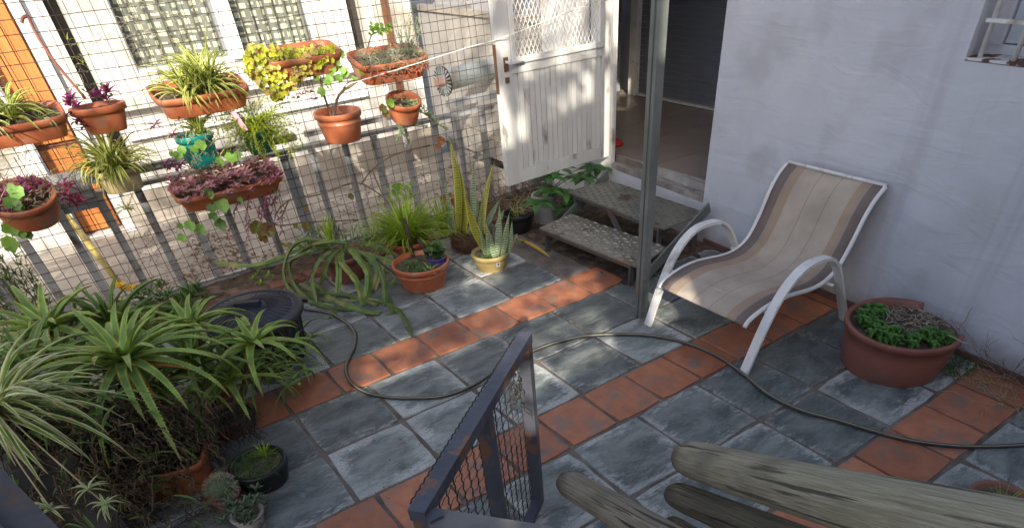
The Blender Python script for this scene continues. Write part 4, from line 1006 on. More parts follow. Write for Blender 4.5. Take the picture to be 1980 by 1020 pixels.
# --- 8 left round pot, dried purple
c = aty(38, 372, YP - .02)
t = thing('planter', 'round terracotta pot of dried purple trailers tipped forward at the left edge', 'planter', (c.x, YP - .02, c.z - .12), G_HANG)
s = vessel(t, 'pot', (c.x, YP - .08, c.z - .095), .165, .15, .14, M_POT, taper=.75, soil=.6); hooks(t, (c.x, YP), .06, c.z + .05); t.rotation_euler = (.35, 0, 0)
mb = MB(); mb2 = MB(); mb3 = MB()
for k in range(240):
    q = s + V((R.uniform(-.15, .15), R.uniform(-.12, .10), R.uniform(0, .09))); tw(mb, q, q + V((R.uniform(-.09, .09), R.uniform(-.06, .05), R.uniform(-.01, .07))), .0018, 4, .012, 1, 3)
for k in range(18): rosette(mb2, s + V((R.uniform(-.13, .12), R.uniform(-.10, .05), R.uniform(.03, .10))), 6, .05, .018)
for px, py in ((120, 372), (132, 385), (142, 380), (118, 350), (128, 355), (148, 388)): rosette(mb3, aty(px, py, YP - .03), 7, .05, .016, el=(-.4, .9))
for px, py in ((120, 352), (138, 384)): tw(mb, s + V((.1, 0, .05)), aty(px, py, YP - .03), .002, 6, .01)
mb.build('dry_stems', M_TWIG, t, kind='stuff'); mb2.build('purple_leaves', M_PURP, t, kind='stuff'); mb3.build('magenta_leaves', M_MAG, t, kind='stuff')
for px, py, r2 in ((12, 335, .04), (5, 360, .04), (20, 372, .03), (10, 395, .045), (30, 412, .035), (8, 425, .04), (25, 432, .035), (42, 438, .03), (5, 450, .04), (28, 392, .028), (15, 345, .03), (12, 470, .03)):
    m1 = MB(); blob_leaf(m1, aty(px, py, YP - .16 + R.uniform(-.03, .03)), (R.uniform(-.3, .5), -.9, R.uniform(.4, 1)), r2, 7, .2, 14); m1.build('leaf', R.choice([M_GER, M_LIME, M_GER, M_GR]), t)
# --- 9 beige half round pot + spider plant
a = aty(181, 335, YP); b_ = aty(266, 325, YP); cx = (a.x + b_.x) / 2
t = thing('planter', 'beige half-round pot under a large arching spider plant on the fence rail', 'planter', (cx, YP, .70), G_HANG)
s = vessel(t, 'pot', (cx, YP - .02, .70), .118, .08, .115, mat('beige_plastic', (.36, .29, .15), (.42, .34, .19), 5, .5), taper=.8, soil=.85); hooks(t, (cx, YP), .06, .81)
spider(t, s + V((0, -.01, 0)), 150, .32, .019, S_SPI, el=(.35, 1.5), dr=(1.0, 2.7)); spider(t, s + V((.02, 0, 0)), 8, .40, .018, S_SPI, el=(.7, 1.2), dr=(1.4, 2.2), parts=True)
mb = MB(); e = aty(245, 405, YP - .02); mb.tube(smooth_path([s, s + V((.05, -.1, -.05)), e], 4), .002, 4); mb.build('runner', M_STRAW, t)
spider(t, e, 26, .09, .008, S_SPI, el=(-.3, 1.2), dr=(.8, 2.0), name='plantlet')
mb = MB(); e = aty(68, 290, YP + .02)
spider(t, e, 0, .09, .008, S_SPI) if False else None
# --- 10 teal pot
a = aty(336, 262, YP); b_ = aty(408, 258, YP); cx = (a.x + b_.x) / 2
t = thing('planter', 'teal plastic pot of geranium and spider plant among the terracotta ones', 'planter', (cx, YP, .76), G_HANG)
s = vessel(t, 'pot', (cx, YP - .01, .735), .105, .075, .165, M_TEAL, soil=.85, taper=.8); hooks(t, (cx, YP), .05, .9)
spider(t, s + V((.04, 0, .02)), 50, .22, .015, S_SPI, el=(.6, 1.5), dr=(.6, 2.2))
mb = MB(); mb2 = MB(); mb3 = MB()
for k in range(90): q = s + V((R.uniform(-.12, .1), R.uniform(-.1, -.02), R.uniform(-.17, .04))); tw(mb, q, q + V((R.uniform(-.05, .05), R.uniform(-.03, .03), R.uniform(-.05, .05))), .0018, 4, .012, 1, 3)
for px, py in ((330, 322), (345, 325), (352, 318), (322, 315), (335, 260), (300, 242), (345, 345)): rosette(mb2, aty(px, py, YP - .06), 7, .05, .018, el=(-.5, .8))
for k in range(60): q = s + V((R.uniform(-.1, .1), R.uniform(-.08, 0), R.uniform(-.02, .08))); leaf(mb3, q, R.uniform(0, 6), R.uniform(0, 1), .022, .011, .5, 3, .2, 'oval')
mb.build('dry_stems', M_STRAW, t, kind='stuff'); mb2.build('purple_leaves', M_PURP, t, kind='stuff'); mb3.build('green_leaves', M_LIME, t, kind='stuff')
for px, py, r2 in ((388, 282, .036), (375, 290, .026), (345, 300, .03), (352, 290, .026), (447, 305, .038), (425, 313, .03), (335, 298, .024), (460, 300, .024)):
    m1 = MB(); blob_leaf(m1, aty(px, py, YP - .11), (R.uniform(-.4, .4), -.8, R.uniform(.4, 1)), r2, 7, .2, 14); m1.build('leaf', M_GER, t)
# --- 11 long trough lower
a = aty(326, 368, YP); b_ = aty(540, 345, YP)
t, s = trough('planter', 'long low terracotta trough of faded pink wandering plant below the teal pot', a.x, b_.x, .645, .105, .085, YP - .02, soil=.8)
mb = MB(); mb2 = MB(); mb3 = MB()
for k in range(120): rosette(mb, s + V((R.uniform(-.31, .31), R.uniform(-.13, .06), R.uniform(-.01, .09))), 6, .048, .018)
for k in range(110): q = s + V((R.uniform(-.3, .3), R.uniform(-.1, .06), R.uniform(0, .05))); tw(mb2, q, q + V((R.uniform(-.08, .08), R.uniform(-.05, .03), R.uniform(-.03, .06))), .0018, 4, .012, 1, 3)
for k in range(11):
    x0 = R.uniform(430, 540); q = aty(x0, 350, YP - .11); e = aty(x0 + R.uniform(-20, 15), R.uniform(400, 460), YP - .10); pts = tw(mb2, q, e, .0022, 7, .012, .8)
    for p in pts[2:]:
        if R.random() < .7: rosette(mb3, p, 4, .032, .012, el=(-.8, .6))
mb.build('pink_leaves', M_PINKG, t, kind='stuff'); mb2.build('stems', M_TWIG, t, kind='stuff'); mb3.build('purple_trails', M_PURP, t, kind='stuff')
for px, py, r2, m_ in ((425, 388, .05, M_GER), (405, 395, .03, M_GR), (400, 365, .03, M_GER), (365, 430, .035, M_GER), (385, 438, .035, M_GER), (425, 428, .038, M_GR), (350, 455, .03, M_GER), (410, 412, .03, M_GR), (460, 378, .02, M_GER), (345, 430, .02, M_GER), (395, 360, .024, M_GER)):
    m1 = MB(); blob_leaf(m1, aty(px, py, YP - .14), (R.uniform(-.4, .4), -.8, R.uniform(.3, .9)), r2, 7, .2, 14); m1.build('leaf', m_, t)
for px, py, r2 in ((500, 442, .055), (520, 445, .05), (512, 462, .035), (595, 438, .03), (575, 437, .02), (681, 378, .022), (592, 402, .02)):
    m1 = MB(); blob_leaf(m1, aty(px, py, YP - .10), (R.uniform(-.4, .4), -.9, R.uniform(.2, .7)), r2, 5, .25, 15); m1.build('leaf', M_BEG, t)
mb = MB(); s5 = s + V((.2, -.1, 0))
for path in (((535, 420), (560, 390), (620, 378), (690, 355), (740, 380), (770, 410)), ((700, 360), (720, 330), (760, 300), (830, 280)), ((500, 410), (540, 440), (600, 435), (700, 432)), ((722, 330), (730, 350), (745, 380)), ((560, 390), (550, 420), (540, 430))):
    mb.tube(smooth_path([aty(x, y, YP - .02) for x, y in path], 5), .0042, 5)
mb.build('vine_stem', M_TWIG, t, kind='stuff', smooth=True)
# --- 12 asparagus fern
c = aty(500, 270, YP)
t = thing('planter', 'dark green pot overflowing with bright yellow-green asparagus fern', 'planter', (c.x, YP, c.z - .08), G_HANG)
s = vessel(t, 'pot', (c.x, YP, c.z - .07), .095, .07, .12, mat('dark_green_plastic', (.01, .07, .06), None, 5, .4), soil=.8); hooks(t, (c.x, YP), .05, c.z + .05)
mb = MB()
for k in range(150):
    a = R.uniform(0, 2 * pi); e = R.uniform(.1, 1.5); L_ = R.uniform(.18, .36); dr_ = R.uniform(.8, 2.6); p = s.copy()
    for i in range(12):
        tt = i / 12; ee = e - dr_ * tt; d = V((cos(a) * cos(ee), sin(a) * cos(ee) * .7, sin(ee))); q = p + d * L_ / 12
        mb.tube([p, q], .0009, 3); p = q
        if i > 1:
            for _ in range(7): leaf(mb, p, R.uniform(0, 6.3), R.uniform(-.5, 1), R.uniform(.012, .024), .0060, .2, 1, .0, 'grass')
mb.build('foliage', M_FERN, t, kind='stuff')
b = MB(); a = aty(449, 214, YP - .08); e = aty(476, 253, YP - .08); b.beam(a, e, .004, .028, up=(1, -.3, .3)); tag(b.build('plant_tag', M_PINKTAG), 'faded pink plastic plant tag hanging beside the asparagus fern', 'tag')
# cane and loose trails on the mesh
b = MB(); b.tube(smooth_path([aty(42, 45, YP + .02), aty(45, 34, YP + .02), aty(54, 32, YP + .02), aty(60, 45, YP + .02), aty(75, 75, YP + .02), aty(110, 125, YP + .03), aty(165, 190, YP + .04)], 4), .008, 6, None)
tag(b.build('hooked_cane', mat('reddish_cane', (.25, .08, .06), (.34, .14, .10), 8, .5), smooth=True), 'thin reddish cane with a hooked handle resting against the upper left mesh', 'cane')
b = MB()
pts = smooth_path([V((-1.3, 1.80, aty(0, 267, 1.80).z + .02)), aty(0, 267, 1.80), aty(240, 243, 1.77), aty(490, 213, 1.72), aty(730, 146, 1.58), aty(905, 92, 1.35), aty(975, 72, 1.118), aty(1150, 3, 1.13), aty(1200, -20, 1.15)], 6)
b.tube(pts, .0028, 5); tag(b.build('clothesline', M_LINE, smooth=True), 'white cord strung across the mesh and the open door', 'cord')
# dead climbing twigs on the mesh
for lab, spots, m_, n_ in (('grey dead twigs tangled in the mesh in front of the curtain', [(180, 20, 400, 90)], M_TWIGG, 60), ('brown dry bramble tangled low on the fence bars at the left', [(250, 430, 400, 560)], M_TWIG, 90), ('dry brown vine strands on the mesh beside the left pots', [(60, 380, 260, 520), (0, 270, 120, 330), (60, 60, 200, 180)], M_TWIGG, 44)):
    mb = MB()
    for k in range(n_):
        q = R.choice(spots); x, y = R.uniform(q[0], q[2]), R.uniform(q[1], q[3]); a = aty(x, y, YN - .02); e = aty(x + R.uniform(-45, 45), y + R.uniform(-40, 40), YN - .025 - R.random() * .03); tw(mb, a, e, .0014, 5, .014, .7, 3)
    tag(mb.build('dry_twigs', m_, None, kind='stuff'), lab, 'twigs')
mb = MB()
for k in range(55):
    x, y = R.choice([(70, 300), (150, 95), (160, 110), (20, 470), (330, 70)]); c = aty(x + R.uniform(-30, 30), y + R.uniform(-22, 22), YN - .03); leaf(mb, c, R.uniform(0, 6.3), R.uniform(-.5, 1), R.uniform(.03, .06), .007, 1.0, 3, .2, 'grass')
tag(mb.build('climber_leaves', M_FERN, None, kind='stuff'), 'thin pale green climber leaves scattered on the left mesh', 'climber')

# ------------------------------------------------------------------ floor pots
def pot(name, label, c, r, h, m_, taper=.74, soil=.86, **k):
    t = thing(name, label, 'potted plant', (c[0], c[1], 0)); s = vessel(t, 'pot', (c[0], c[1], k.pop('z', 0)), r, r, h, m_, taper=taper, soil=soil, **k); return t, s
# 13
t, s = pot('potted_plant', 'terracotta pot with two brown stems and a small purple pot inside on the slate', (1.20, .87), .185, .155, M_POT, soil=.84, ribs=1)
for bx, top in (((798, 495), (782, 422)), ((828, 498), (808, 462))):
    m1 = MB(); a = fl(bx[0], bx[1], .14); e = a + V((-.005, .0, .0)); q = aty(top[0], top[1], a.y + .02); m1.tube([a, a.lerp(q, .5) + V((.005, 0, 0)), q], .012, 7, [1.1, 1, .75]); m1.build('cut_stem', mat('dark_stem', (.03, .018, .015), (.07, .045, .035), 20, .7), t, smooth=True)
scatter_leaves(t, [(s + V((-.07, -.02, .01)), (.08, .09, .03)), (s + V((0, -.09, .0)), (.06, .04, .02))], 240, .022, M_MINT, wr=.6)
spider(t, s + V((-.0, -.13, .005)), 22, .075, .008, S_SPI2, el=(.2, 1.2), dr=(.8, 2))
pc = s + V((.10, -.04, -.02)); vessel(t, 'inner_pot', (pc.x, pc.y, pc.z), .058, .058, .055, M_PURPOT, soil=.8, n=16)
scatter_leaves(t, [(pc + V((0, 0, .09)), (.06, .06, .045))], 150, .034, M_GR, name='bushy_leaves', wr=.7, el=(0, 1.2))
# 15 grassy pot behind
t, s = pot('potted_plant', 'terracotta pot of tall bright grass-leaved plant against the fence', (1.33, 1.28), .165, .16, M_POT)
s = s + V((-.02, -.02, 0)); spider(t, s, 330, .36, .013, S_GRASS, el=(.45, 1.45), dr=(.5, 2.0), sp=.09, nseg=6); spider(t, s, 40, .46, .015, S_GRASS, el=(.3, 1.0), dr=(.8, 1.8), sp=.06, parts=True)
m1 = MB()
for k in range(26): blob_leaf(m1, aty(R.uniform(760, 800), R.uniform(355, 385), 1.5), (R.uniform(-.5, .5), -1, R.uniform(0, 1)), R.uniform(.012, .02), 5, .2, 8)
m1.build('young_leaves', M_LIME, t, kind='stuff')
# 14 snake plant in olive pot
def snake(t, base, top, W, m_, curl=0.1, back=0.0, name='leaf'):
    base = V(base); top = V(top); n = 9; vs = []; uvs = []; d = top - base; side = V((.80, -.60, 0)); ph = R.uniform(0, 6)
    for i in range(n + 1):
        tt = i / n; p = base + d * tt + V((0, back * tt * tt, 0)) + side * curl * sin(pi * tt) ; w_ = W * (.62 + .38 * sin(pi * min(1, tt * 1.25))) * max(.05, 1 - tt ** 5)
        s2 = (side * cos(.5 * sin(ph + tt * 2)) + V((.6, .8, 0)) * sin(.5 * sin(ph + tt * 2)))
        vs += [p + s2 * w_ / 2 + V((-.1, -.15, 0)) * w_, p, p - s2 * w_ / 2 + V((-.1, -.15, 0)) * w_]; uvs += [(0, tt * d.length * 8), (.5, tt * d.length * 8), (1, tt * d.length * 8)]
    fs = []
    for i in range(n): k = i * 3; fs += [(k, k + 1, k + 4, k + 3), (k + 1, k + 2, k + 5, k + 4)]
    m1 = MB(); m1.add(vs, fs, uvs); o = m1.build(name, m_, t, smooth=True); md = o.modifiers.new('t', 'SOLIDIFY'); md.thickness = .006; return o
t, s = pot('potted_snake_plant', 'small olive pot of short banded snake plants at the front of the row', (1.675, .78), .128, .11, M_OLIVE)
def up(px, py, yy): return aty(px, py, yy)
for b0, tp, w_, m_ in (((948, 495), (938, 425), .045, M_SNK), ((960, 496), (966, 395), .048, M_SNK), ((972, 495), (985, 410), .045, M_SNK), ((940, 496), (928, 440), .036, M_SNK), ((982, 492), (990, 425), .036, M_SNK), ((955, 498), (950, 450), .035, M_SNK)):
    a = fl(b0[0], b0[1], .095); snake(t, a, up(tp[0], tp[1], a.y + .02), w_, m_, R.uniform(-.008, .008))
a = fl(945, 495, .09); snake(t, a, up(898, 372, a.y + .06), .06, M_SNKY, -.02)
scatter_leaves(t, [(s + V((-.05, -.03, .0)), (.06, .07, .02)), (s + V((.06, .0, .0)), (.05, .07, .03))], 130, .026, M_MINT, wr=.6)
b = MB(); a = fl(973, 512, .055); s3 = V((.83, -.56, 0)); 
b = MB(); lb = V((1.675, .78, .045)) + V((.0, -1, 0)).normalized() * 0; nrm = (CAM - lb); nrm.z = 0; nrm.normalize(); sdv = V((-nrm.y, nrm.x, 0)); lb = lb + (nrm * .93 + sdv * .38).normalized() * .1135 
nn = V((lb.x - 1.675, lb.y - .78, 0)).normalized(); s2v = V((-nn.y, nn.x, 0))
b.add([lb - s2v * .015, lb + s2v * .015, lb + s2v * .015 + nn * .006 + V((0, 0, .03)), lb - s2v * .015 + nn * .006 + V((0, 0, .03))], [(0, 1, 2, 3)]); b.build('price_label', M_PLASTER, t)
b = MB(); c_ = lb + nn * .0045 + V((0, 0, .018)); b.add([c_ - s2v * .007 - V((0, 0, .007)), c_ + s2v * .007 - V((0, 0, .007)), c_ + s2v * .007 + nn * .002 + V((0, 0, .007)), c_ - s2v * .007 + nn * .002 + V((0, 0, .007))], [(0, 1, 2, 3)]); b.build('label_print', M_DKST, t)
b = MB(); a = fl(1000, 466, .03); e = fl(1066, 494, .01); 
q = V((a.x, a.y, .05)); m1 = MB(); leaf(m1, q, math.atan2(e.y - a.y, e.x - a.x), -.1, (e - a).length, .035, .2, 5, .3, 'oval'); m1.build('fallen_leaf', mat('yellow_leaf', (.45, .25, .02), (.35, .32, .04), 8, .5), t, smooth=True)
m1 = MB(); m1.tube(smooth_path([fl(990, 480, .1), q + V((0, 0, .03)), q], 4), .004, 5); m1.build('leaf_stalk', M_STRAW, t)
# 17 big snake plant in fibre basket
t = thing('potted_snake_plant', 'tall yellowing snake plant in a brown fibre basket beside the fence', 'potted plant', (1.75, 1.16, 0))
b = MB(); b.rings([ring(1.76, 1.17, r_, r_, z, 26) for r_, z in ((.12, 0), (.145, .03), (.15, .08), (.142, .12), (.13, .12), (.12, .09))], True, True); b.build('basket', mat('coir', (.045, .022, .012), (.13, .07, .04), 40, .95, 1.0, 90), t)
mb = MB()
for k in range(260):
    a = R.uniform(0, 2 * pi); z = R.uniform(.0, .12); r_ = .148; p = V((1.76 + cos(a) * r_, 1.17 + sin(a) * r_, z)); a2 = a + R.uniform(-.35, .35)
    mb.tube([p, V((1.76 + cos((a + a2) / 2) * (r_ + .008), 1.17 + sin((a + a2) / 2) * (r_ + .008), z + R.uniform(-.02, .02))), V((1.76 + cos(a2) * r_, 1.17 + sin(a2) * r_, max(.004, z + R.uniform(-.04, .04))))], .0013, 3)
mb.build('fibres', mat('coir_fibre', (.09, .045, .025), (.20, .11, .06), 30, .9), t, kind='stuff')
for b0, tp, w_, m_, cv in (((885, 452), (868, 262), .055, M_SNKY, .03), ((900, 455), (886, 318), .05, M_SNKY, .015), ((915, 452), (915, 312), .05, M_SNK, 0), ((935, 455), (958, 308), .045, M_SNKY, -.03), ((925, 455), (945, 345), .05, M_SNK, 0), ((880, 450), (858, 340), .04, M_SNK, 0), ((895, 450), (882, 362), .045, M_SNK, 0), ((940, 455), (968, 385), .05, M_SNK, -.01), ((905, 455), (925, 380), .05, M_SNK, .01), ((872, 450), (850, 380), .035, M_SNK, 0), ((960, 445), (975, 405), .04, M_SNK, 0)):
    a = fl(b0[0], b0[1], .10); a.y = 1.10 + R.uniform(-.02, .12); a = aty(b0[0], b0[1], a.y); a.z = max(a.z, .09); snake(t, a, up(tp[0], tp[1], a.y + .05), w_, m_, cv)
spider(t, (1.62, 1.3, .1), 46, .30, .014, S_GRASS, el=(.9, 1.5), dr=(.1, 1.0), sp=.05)
for q, r2 in (((877, 392), .035), ((858, 385), .03), ((870, 378), .02), ((852, 272), .03), ((846, 285), .02)):
    m1 = MB(); blob_leaf(m1, aty(q[0], q[1], 1.4), (R.uniform(-.4, .4), -1, .3), r2, 5, .3, 12); m1.build('brown_leaf', mat('rust_leaf', (.22, .07, .02), (.35, .14, .04), 14, .6), t)
# 16 epiphyllum
t, s = pot('potted_cactus', 'brown pot hidden under long arching flat cactus stems trailing on the slate', (.86, 1.33), .15, .17, M_POTR)
def ribbon(name, pts, W, m_, t, flat=.25):
    pts = smooth_path(pts, 5); n = len(pts); b = MB(); kk = R.uniform(.7, 1.08)
    sc_ = [(.55 + .45 * min(1, i / (n * .2))) * (1 if i < n * .9 else max(.35, (n - i) / (n * .1))) * (1 + .15 * ((i % 2) * 2 - 1) * R.uniform(.3, 1)) * kk for i in range(n)]
    b.sweep(pts, [(-W / 2, 0), (-W * .12, W * flat * .5), (0, W * flat * 1.2), (W * .12, W * flat * .5), (W / 2, 0), (0, -W * flat)], scale=sc_); return b.build(name, m_, t, smooth=False)
S0 = s
long_ = [
 [(635, 472, .22), (600, 462, .26), (565, 478, .20), (549, 520, .10), (560, 560, .02), (600, 585, .015), (640, 590, .012)],
 [(650, 480, .20), (620, 500, .22), (604, 540, .10), (612, 585, .02)],
 [(655, 480, .20), (635, 500, .2), (622, 545, .06)],
 [(665, 480, .2), (660, 505, .18), (690, 545, .06), (702, 590, .01)],
 [(675, 480, .2), (690, 495, .2), (712, 530, .1), (708, 575, .01)],
 [(680, 478, .2), (720, 500, .2), (742, 540, .1), (745, 590, .01)],
 [(560, 545, .04), (600, 572, .02), (660, 583, .01), (720, 578, .01), (765, 595, .01), (785, 620, .008), (797, 650, .006)],
 [(640, 480, .18), (590, 490, .2), (560, 510, .12), (575, 560, .03), (620, 592, .01), (680, 600, .01)],
 [(600, 540, .04), (640, 575, .015), (700, 600, .01), (735, 605, .01)],
 [(670, 470, .22), (640, 468, .25), (600, 476, .2), (570, 500, .1)],
 [(690, 485, .18), (740, 500, .14), (790, 520, .05)], [(580, 548, .05), (620, 565, .03), (675, 570, .02), (730, 590, .01)],
 [(540, 470, .14), (580, 478, .14), (640, 478, .2)], [(645, 485, .2), (655, 520, .14), (652, 570, .015)], [(585, 480, .15), (500, 512, .12), (420, 508, .14)],
 [(700, 490, .17), (730, 520, .10), (722, 560, .01)], [(650, 590, .008), (640, 615, .006)], [(750, 575, .01), (762, 605, .006)], [(690, 470, .2), (735, 478, .2), (780, 505, .1), (800, 540, .02)]]
for i, pl in enumerate(long_): ribbon('flat_stem', [fl(x, y, z) for x, y, z in pl], .050 if i != 6 else .040, M_EPI, t)
mb = MB()
for k in range(150):
    q = fl(R.uniform(575, 740), R.uniform(440, 490), .2); leaf(mb, q, R.uniform(0, 6.3), R.uniform(.2, 1.3), R.uniform(.06, .14), .010, 1.2, 4, .2, 'grass')
mb.build('small_leaves', M_GR, t, kind='stuff')
spider(t, fl(640, 470, .2), 18, .22, .014, S_GRASS, el=(1.0, 1.5), dr=(.1, .6), sp=.04)
scatter_leaves(t, [(fl(590, 462, .22), (.09, .06, .05)), (fl(690, 450, .22), (.1, .06, .05))], 150, .02, M_SUCC, name='fine_leaves', wr=.5)
# low green weeds by the fence foot
mb = MB()
for px, py in ((515, 515), (500, 530), (520, 535), (505, 550), (720, 515), (735, 540), (745, 530), (490, 540), (760, 550), (1010, 470)):
    rosette(mb, fl(px, py, .03), 8, .05, .014, el=(.1, 1.2))
tag(mb.build('weeds', M_LIME, None, kind='stuff'), 'fresh green weeds sprouting between the fence foot and the pots', 'weeds')
# 25 schefflera + bucket
t = thing('potted_umbrella_plant', 'glossy dark umbrella plant in a pale bucket tucked under the open door', 'potted plant', (2.34, 1.16, 0))
bc = fl(1072, 415, .05); bx, by = bc.x, bc.y; bx, by = 2.46, 1.22
vessel(t, 'bucket', (bx, by, 0), .10, .10, .20, mat('pale_grey_plastic', (.33, .33, .33), (.42, .42, .42), 6, .5), taper=.85, soil=.9)
for (px, py, yy) in ((1040, 395, 1.0), (1098, 402, .98), (1065, 345, 1.15), (1120, 345, 1.15), (1095, 375, 1.0), (1145, 325, 1.2), (1060, 372, 1.05), (1132, 348, 1.1), (1080, 330, 1.2), (1120, 380, 1.0), (1160, 330, 1.22)):
    c = aty(px, py, yy); m1 = MB(); m1.tube(smooth_path([V((bx, by, .19)), V((bx, by, .19)).lerp(c, .6) + V((0, 0, .05)), c], 4), .003, 5); m1.build('stem', M_GR, t)
    a0 = R.uniform(0, 1)
    for k in range(6): m1 = MB(); leaf(m1, c, a0 + k * pi / 3, .25,   .14 * R.uniform(.8, 1.15), .056, R.uniform(.5, 1.1), 5, .16, 'oval'); m1.build('leaflet', M_SHEF, t, smooth=True)
t = thing('planter_pot', 'low black plastic pot with a single green shoot under the door corner', 'pot', (2.2, 1.18, 0)); s = vessel(t, 'pot', (2.20, 1.21, 0), .12, .12, .13, M_BLACK, soil=.5)
spider(t, s, 6, .16, .012, S_GRASS, el=(1.1, 1.5), dr=(0, .4), parts=True)
# dry bramble heap between
mb = MB()
for k in range(210):
    q = V((R.uniform(1.85, 2.75), R.uniform(1.35, 1.8), R.uniform(.0, .12))); tw(mb, q, q + V((R.uniform(-.25, .25), R.uniform(-.15, .15), R.uniform(-.02, .28))), .0024, 6, .018, .5, 3)
tag(mb.build('dry_bramble', M_TWIG, None, kind='stuff'), 'heap of dry brown bramble stems in the corner behind the snake plants', 'bramble')
mb = MB()
for k in range(24): q = fl(1000 + R.uniform(-15, 25), 395 + R.uniform(-15, 20), .15); tw(mb, q, q + V((R.uniform(-.1, .15), R.uniform(-.1, .1), R.uniform(-.05, .06))), .003, 5, .012, .5, 4)
for path in (((890, 235), (920, 290), (960, 350), (1000, 385)), ((895, 240), (930, 255), (965, 268)), ((900, 238), (940, 262), (985, 280))):
    mb.tube(smooth_path([aty(x, y, 1.75 - .1 * i) for i, (x, y) in enumerate(path)], 4), .0022, 4)
tag(mb.build('dry_straw', M_STRAW, None, kind='stuff'), 'pale straw-like stems trailing from the mesh to the black pot', 'straw')
# 18 bin
t = thing('dustbin', 'black plastic dustbin with a ribbed round lid among the aloes', 'bin', (.08, .63, 0)); bx, by = .085, .625
b = MB(); b.rings([ring(bx, by, r_, r_, z, 40) for r_, z in ((.195, 0), (.2, .008), (.235, .235), (.248, .24), (.252, .262), (.24, .262), (.235, .25))], True, True); b.build('body', M_BIN, t, smooth=False)
for k in range(28):
    a = 2 * pi * k / 28; p = V((bx + cos(a) * .2025, by + sin(a) * .2025, .012)); q = V((bx + cos(a) * .2375, by + sin(a) * .2375, .23)); b = MB(); b.beam(p, q, .006, .003, up=(cos(a), sin(a), 0)); b.build('rib', M_BIN, t)
b = MB(); b.rings([ring(bx, by, r_, r_, z, 48) for r_, z in ((.262, .252), (.268, .262), (.268, .278), (.258, .288), (.238, .291), (.228, .284), (.222, .288), (.16, .302), (.08, .312), (.02, .315))], False, True); lid = b.build('lid', M_BIN, t, smooth=True)
for k in range(40):
    a = 2 * pi * k / 40; b = MB(); b.beam((bx + cos(a) * .09, by + sin(a) * .09, .313), (bx + cos(a) * .215, by + sin(a) * .215, .2905), .007, .006); b.build('lid_rib', M_BIN, lid)
b = MB(); q = V((bx + .0, by + .0, .328)); b.beam(q - V((.055, -.035, 0)), q + V((.055, -.035, 0)), .035, .026); b.build('lid_handle', M_BIN, lid)
b = MB(); b.beam((bx + .262, by - .02, .27), (bx + .295, by - .03, .262), .03, .02); b.build('latch', M_BLACK, t)
# 19 daisy plant
t = thing('daisy_plant', 'leafy plant with two yellow daisies between the fence and the black bin', 'plant', (-.15, 1.25, 0))
c = fl(300, 590, .12); mb = MB()
for k in range(80): q = c + V((R.uniform(-.26, .28), R.uniform(-.13, .16), R.uniform(-.1, .07))); rosette(mb, q, 7, .06, .016, el=(.1, 1.3))
mb.build('foliage', M_GR, t, kind='stuff')
for px, py in ((231, 553), (251, 558)):
    q = aty(px, py, 1.22); m1 = MB(); m1.tube([q + V((.04, .02, -.14)), q + V((0, 0, -.01))], .0025, 5); m1.build('flower_stem', M_GR, t)
    for k in range(16):
        m1 = MB(); leaf(m1, q, 2 * pi * k / 16, .35, .046, .014, .35, 3, .1, 'strap'); m1.build('petal', M_DAISY, t)
    m1 = MB(); blob3(m1, q + V((0, 0, .004)), .011, 8); m1.build('flower_head', mat('daisy_centre', (.5, .25, .01), None, 5, .7), t)
# 24 tall plants at left edge
t = thing('tall_herb', 'tall feathery green plant growing at the fence foot on the far left', 'plant', (-.75, 1.5, 0)); mb = MB(); mb2 = MB()
for k in range(30):
    b0 = fl(R.uniform(-20, 110), R.uniform(590, 640), .05); e = b0 + V((R.uniform(-.12, .12), R.uniform(-.1, .1), R.uniform(.2, .42))); pts = tw(mb2, b0, e, .0035, 7, .012, .4)
    for p in pts[1:]:
        for _ in range(7): leaf(mb, p, R.uniform(0, 6.3), R.uniform(0, 1.1), R.uniform(.05, .10), .010, .8, 4, .2, 'grass')
mb2.build('stems', M_TWIG, t, kind='stuff'); mb.build('foliage', M_GR, t, kind='stuff')
# ------------------------------------------------------------------ aloes
AG = 'potted aloes in front of the bin'
al = thing('potted_aloe', 'large spreading aloe with orange lower leaves above a mass of dry roots', 'potted plant', (-.66, -.14, 0))
c_pl = V((-.70, -.13, 0)); vessel(al, 'trough', (c_pl.x, c_pl.y, 0), .30, .12, .155, M_POT, taper=.88, rot=-.38, rr=.35, n=36)
RA = random.Random(11)
def aloe(t, c, n, L_, W, m_=S_ALOE, az0=0, stem=None, elr=(.05, 1.35), drr=(.9, 1.7)):
    for i in range(n):
        k = i / n; a = az0 + i * 2.399; e = lin(elr[0], elr[1], k) + RA.uniform(-.1, .1); l = L_ * lin(1.08, .36, k) * RA.uniform(.85, 1.12)
        m1 = MB(); aloe_leaf(m1, V(c) + V((cos(a), sin(a), 0)) * .012, a, e, l, W * lin(1, .85, k), RA.uniform(*drr) * lin(1, .45, k), RA.uniform(-.35, .35)); m1.build('leaf', m_, t, smooth=False)
    if stem is not None: m1 = MB(); m1.tube(smooth_path([stem, V(stem).lerp(V(c), .5) + V((.02, .01, 0)), V(c) + V((0, 0, .01))], 4), .016, 7); m1.build('stem', M_ROOT, t, smooth=True)
c = aty(238, 692, -.06); aloe(al, c, 42, .50, .042, stem=(-.62, -.14, .14), elr=(-.15, 1.0), drr=(1.0, 1.9))
for az_, e_, l_ in ((-1.9, -.6, .22), (-1.35, -.7, .24), (-.55, -.05, .3)): m1 = MB(); aloe_leaf(m1, c + V((0, 0, -.03)), az_, e_, l_, .036, .7); m1.build('leaf', S_ALOEO, al)
al2 = thing('potted_aloe', 'aloe rosette leaning right in front of the black bin', 'potted plant', (-.06, .1, 0), AG)
c2 = aty(488, 660, .06); aloe(al2, c2, 18, .34, .036, az0=1, stem=(-.28, .05, .03), elr=(-.1, 1.0), drr=(1.1, 2.1))
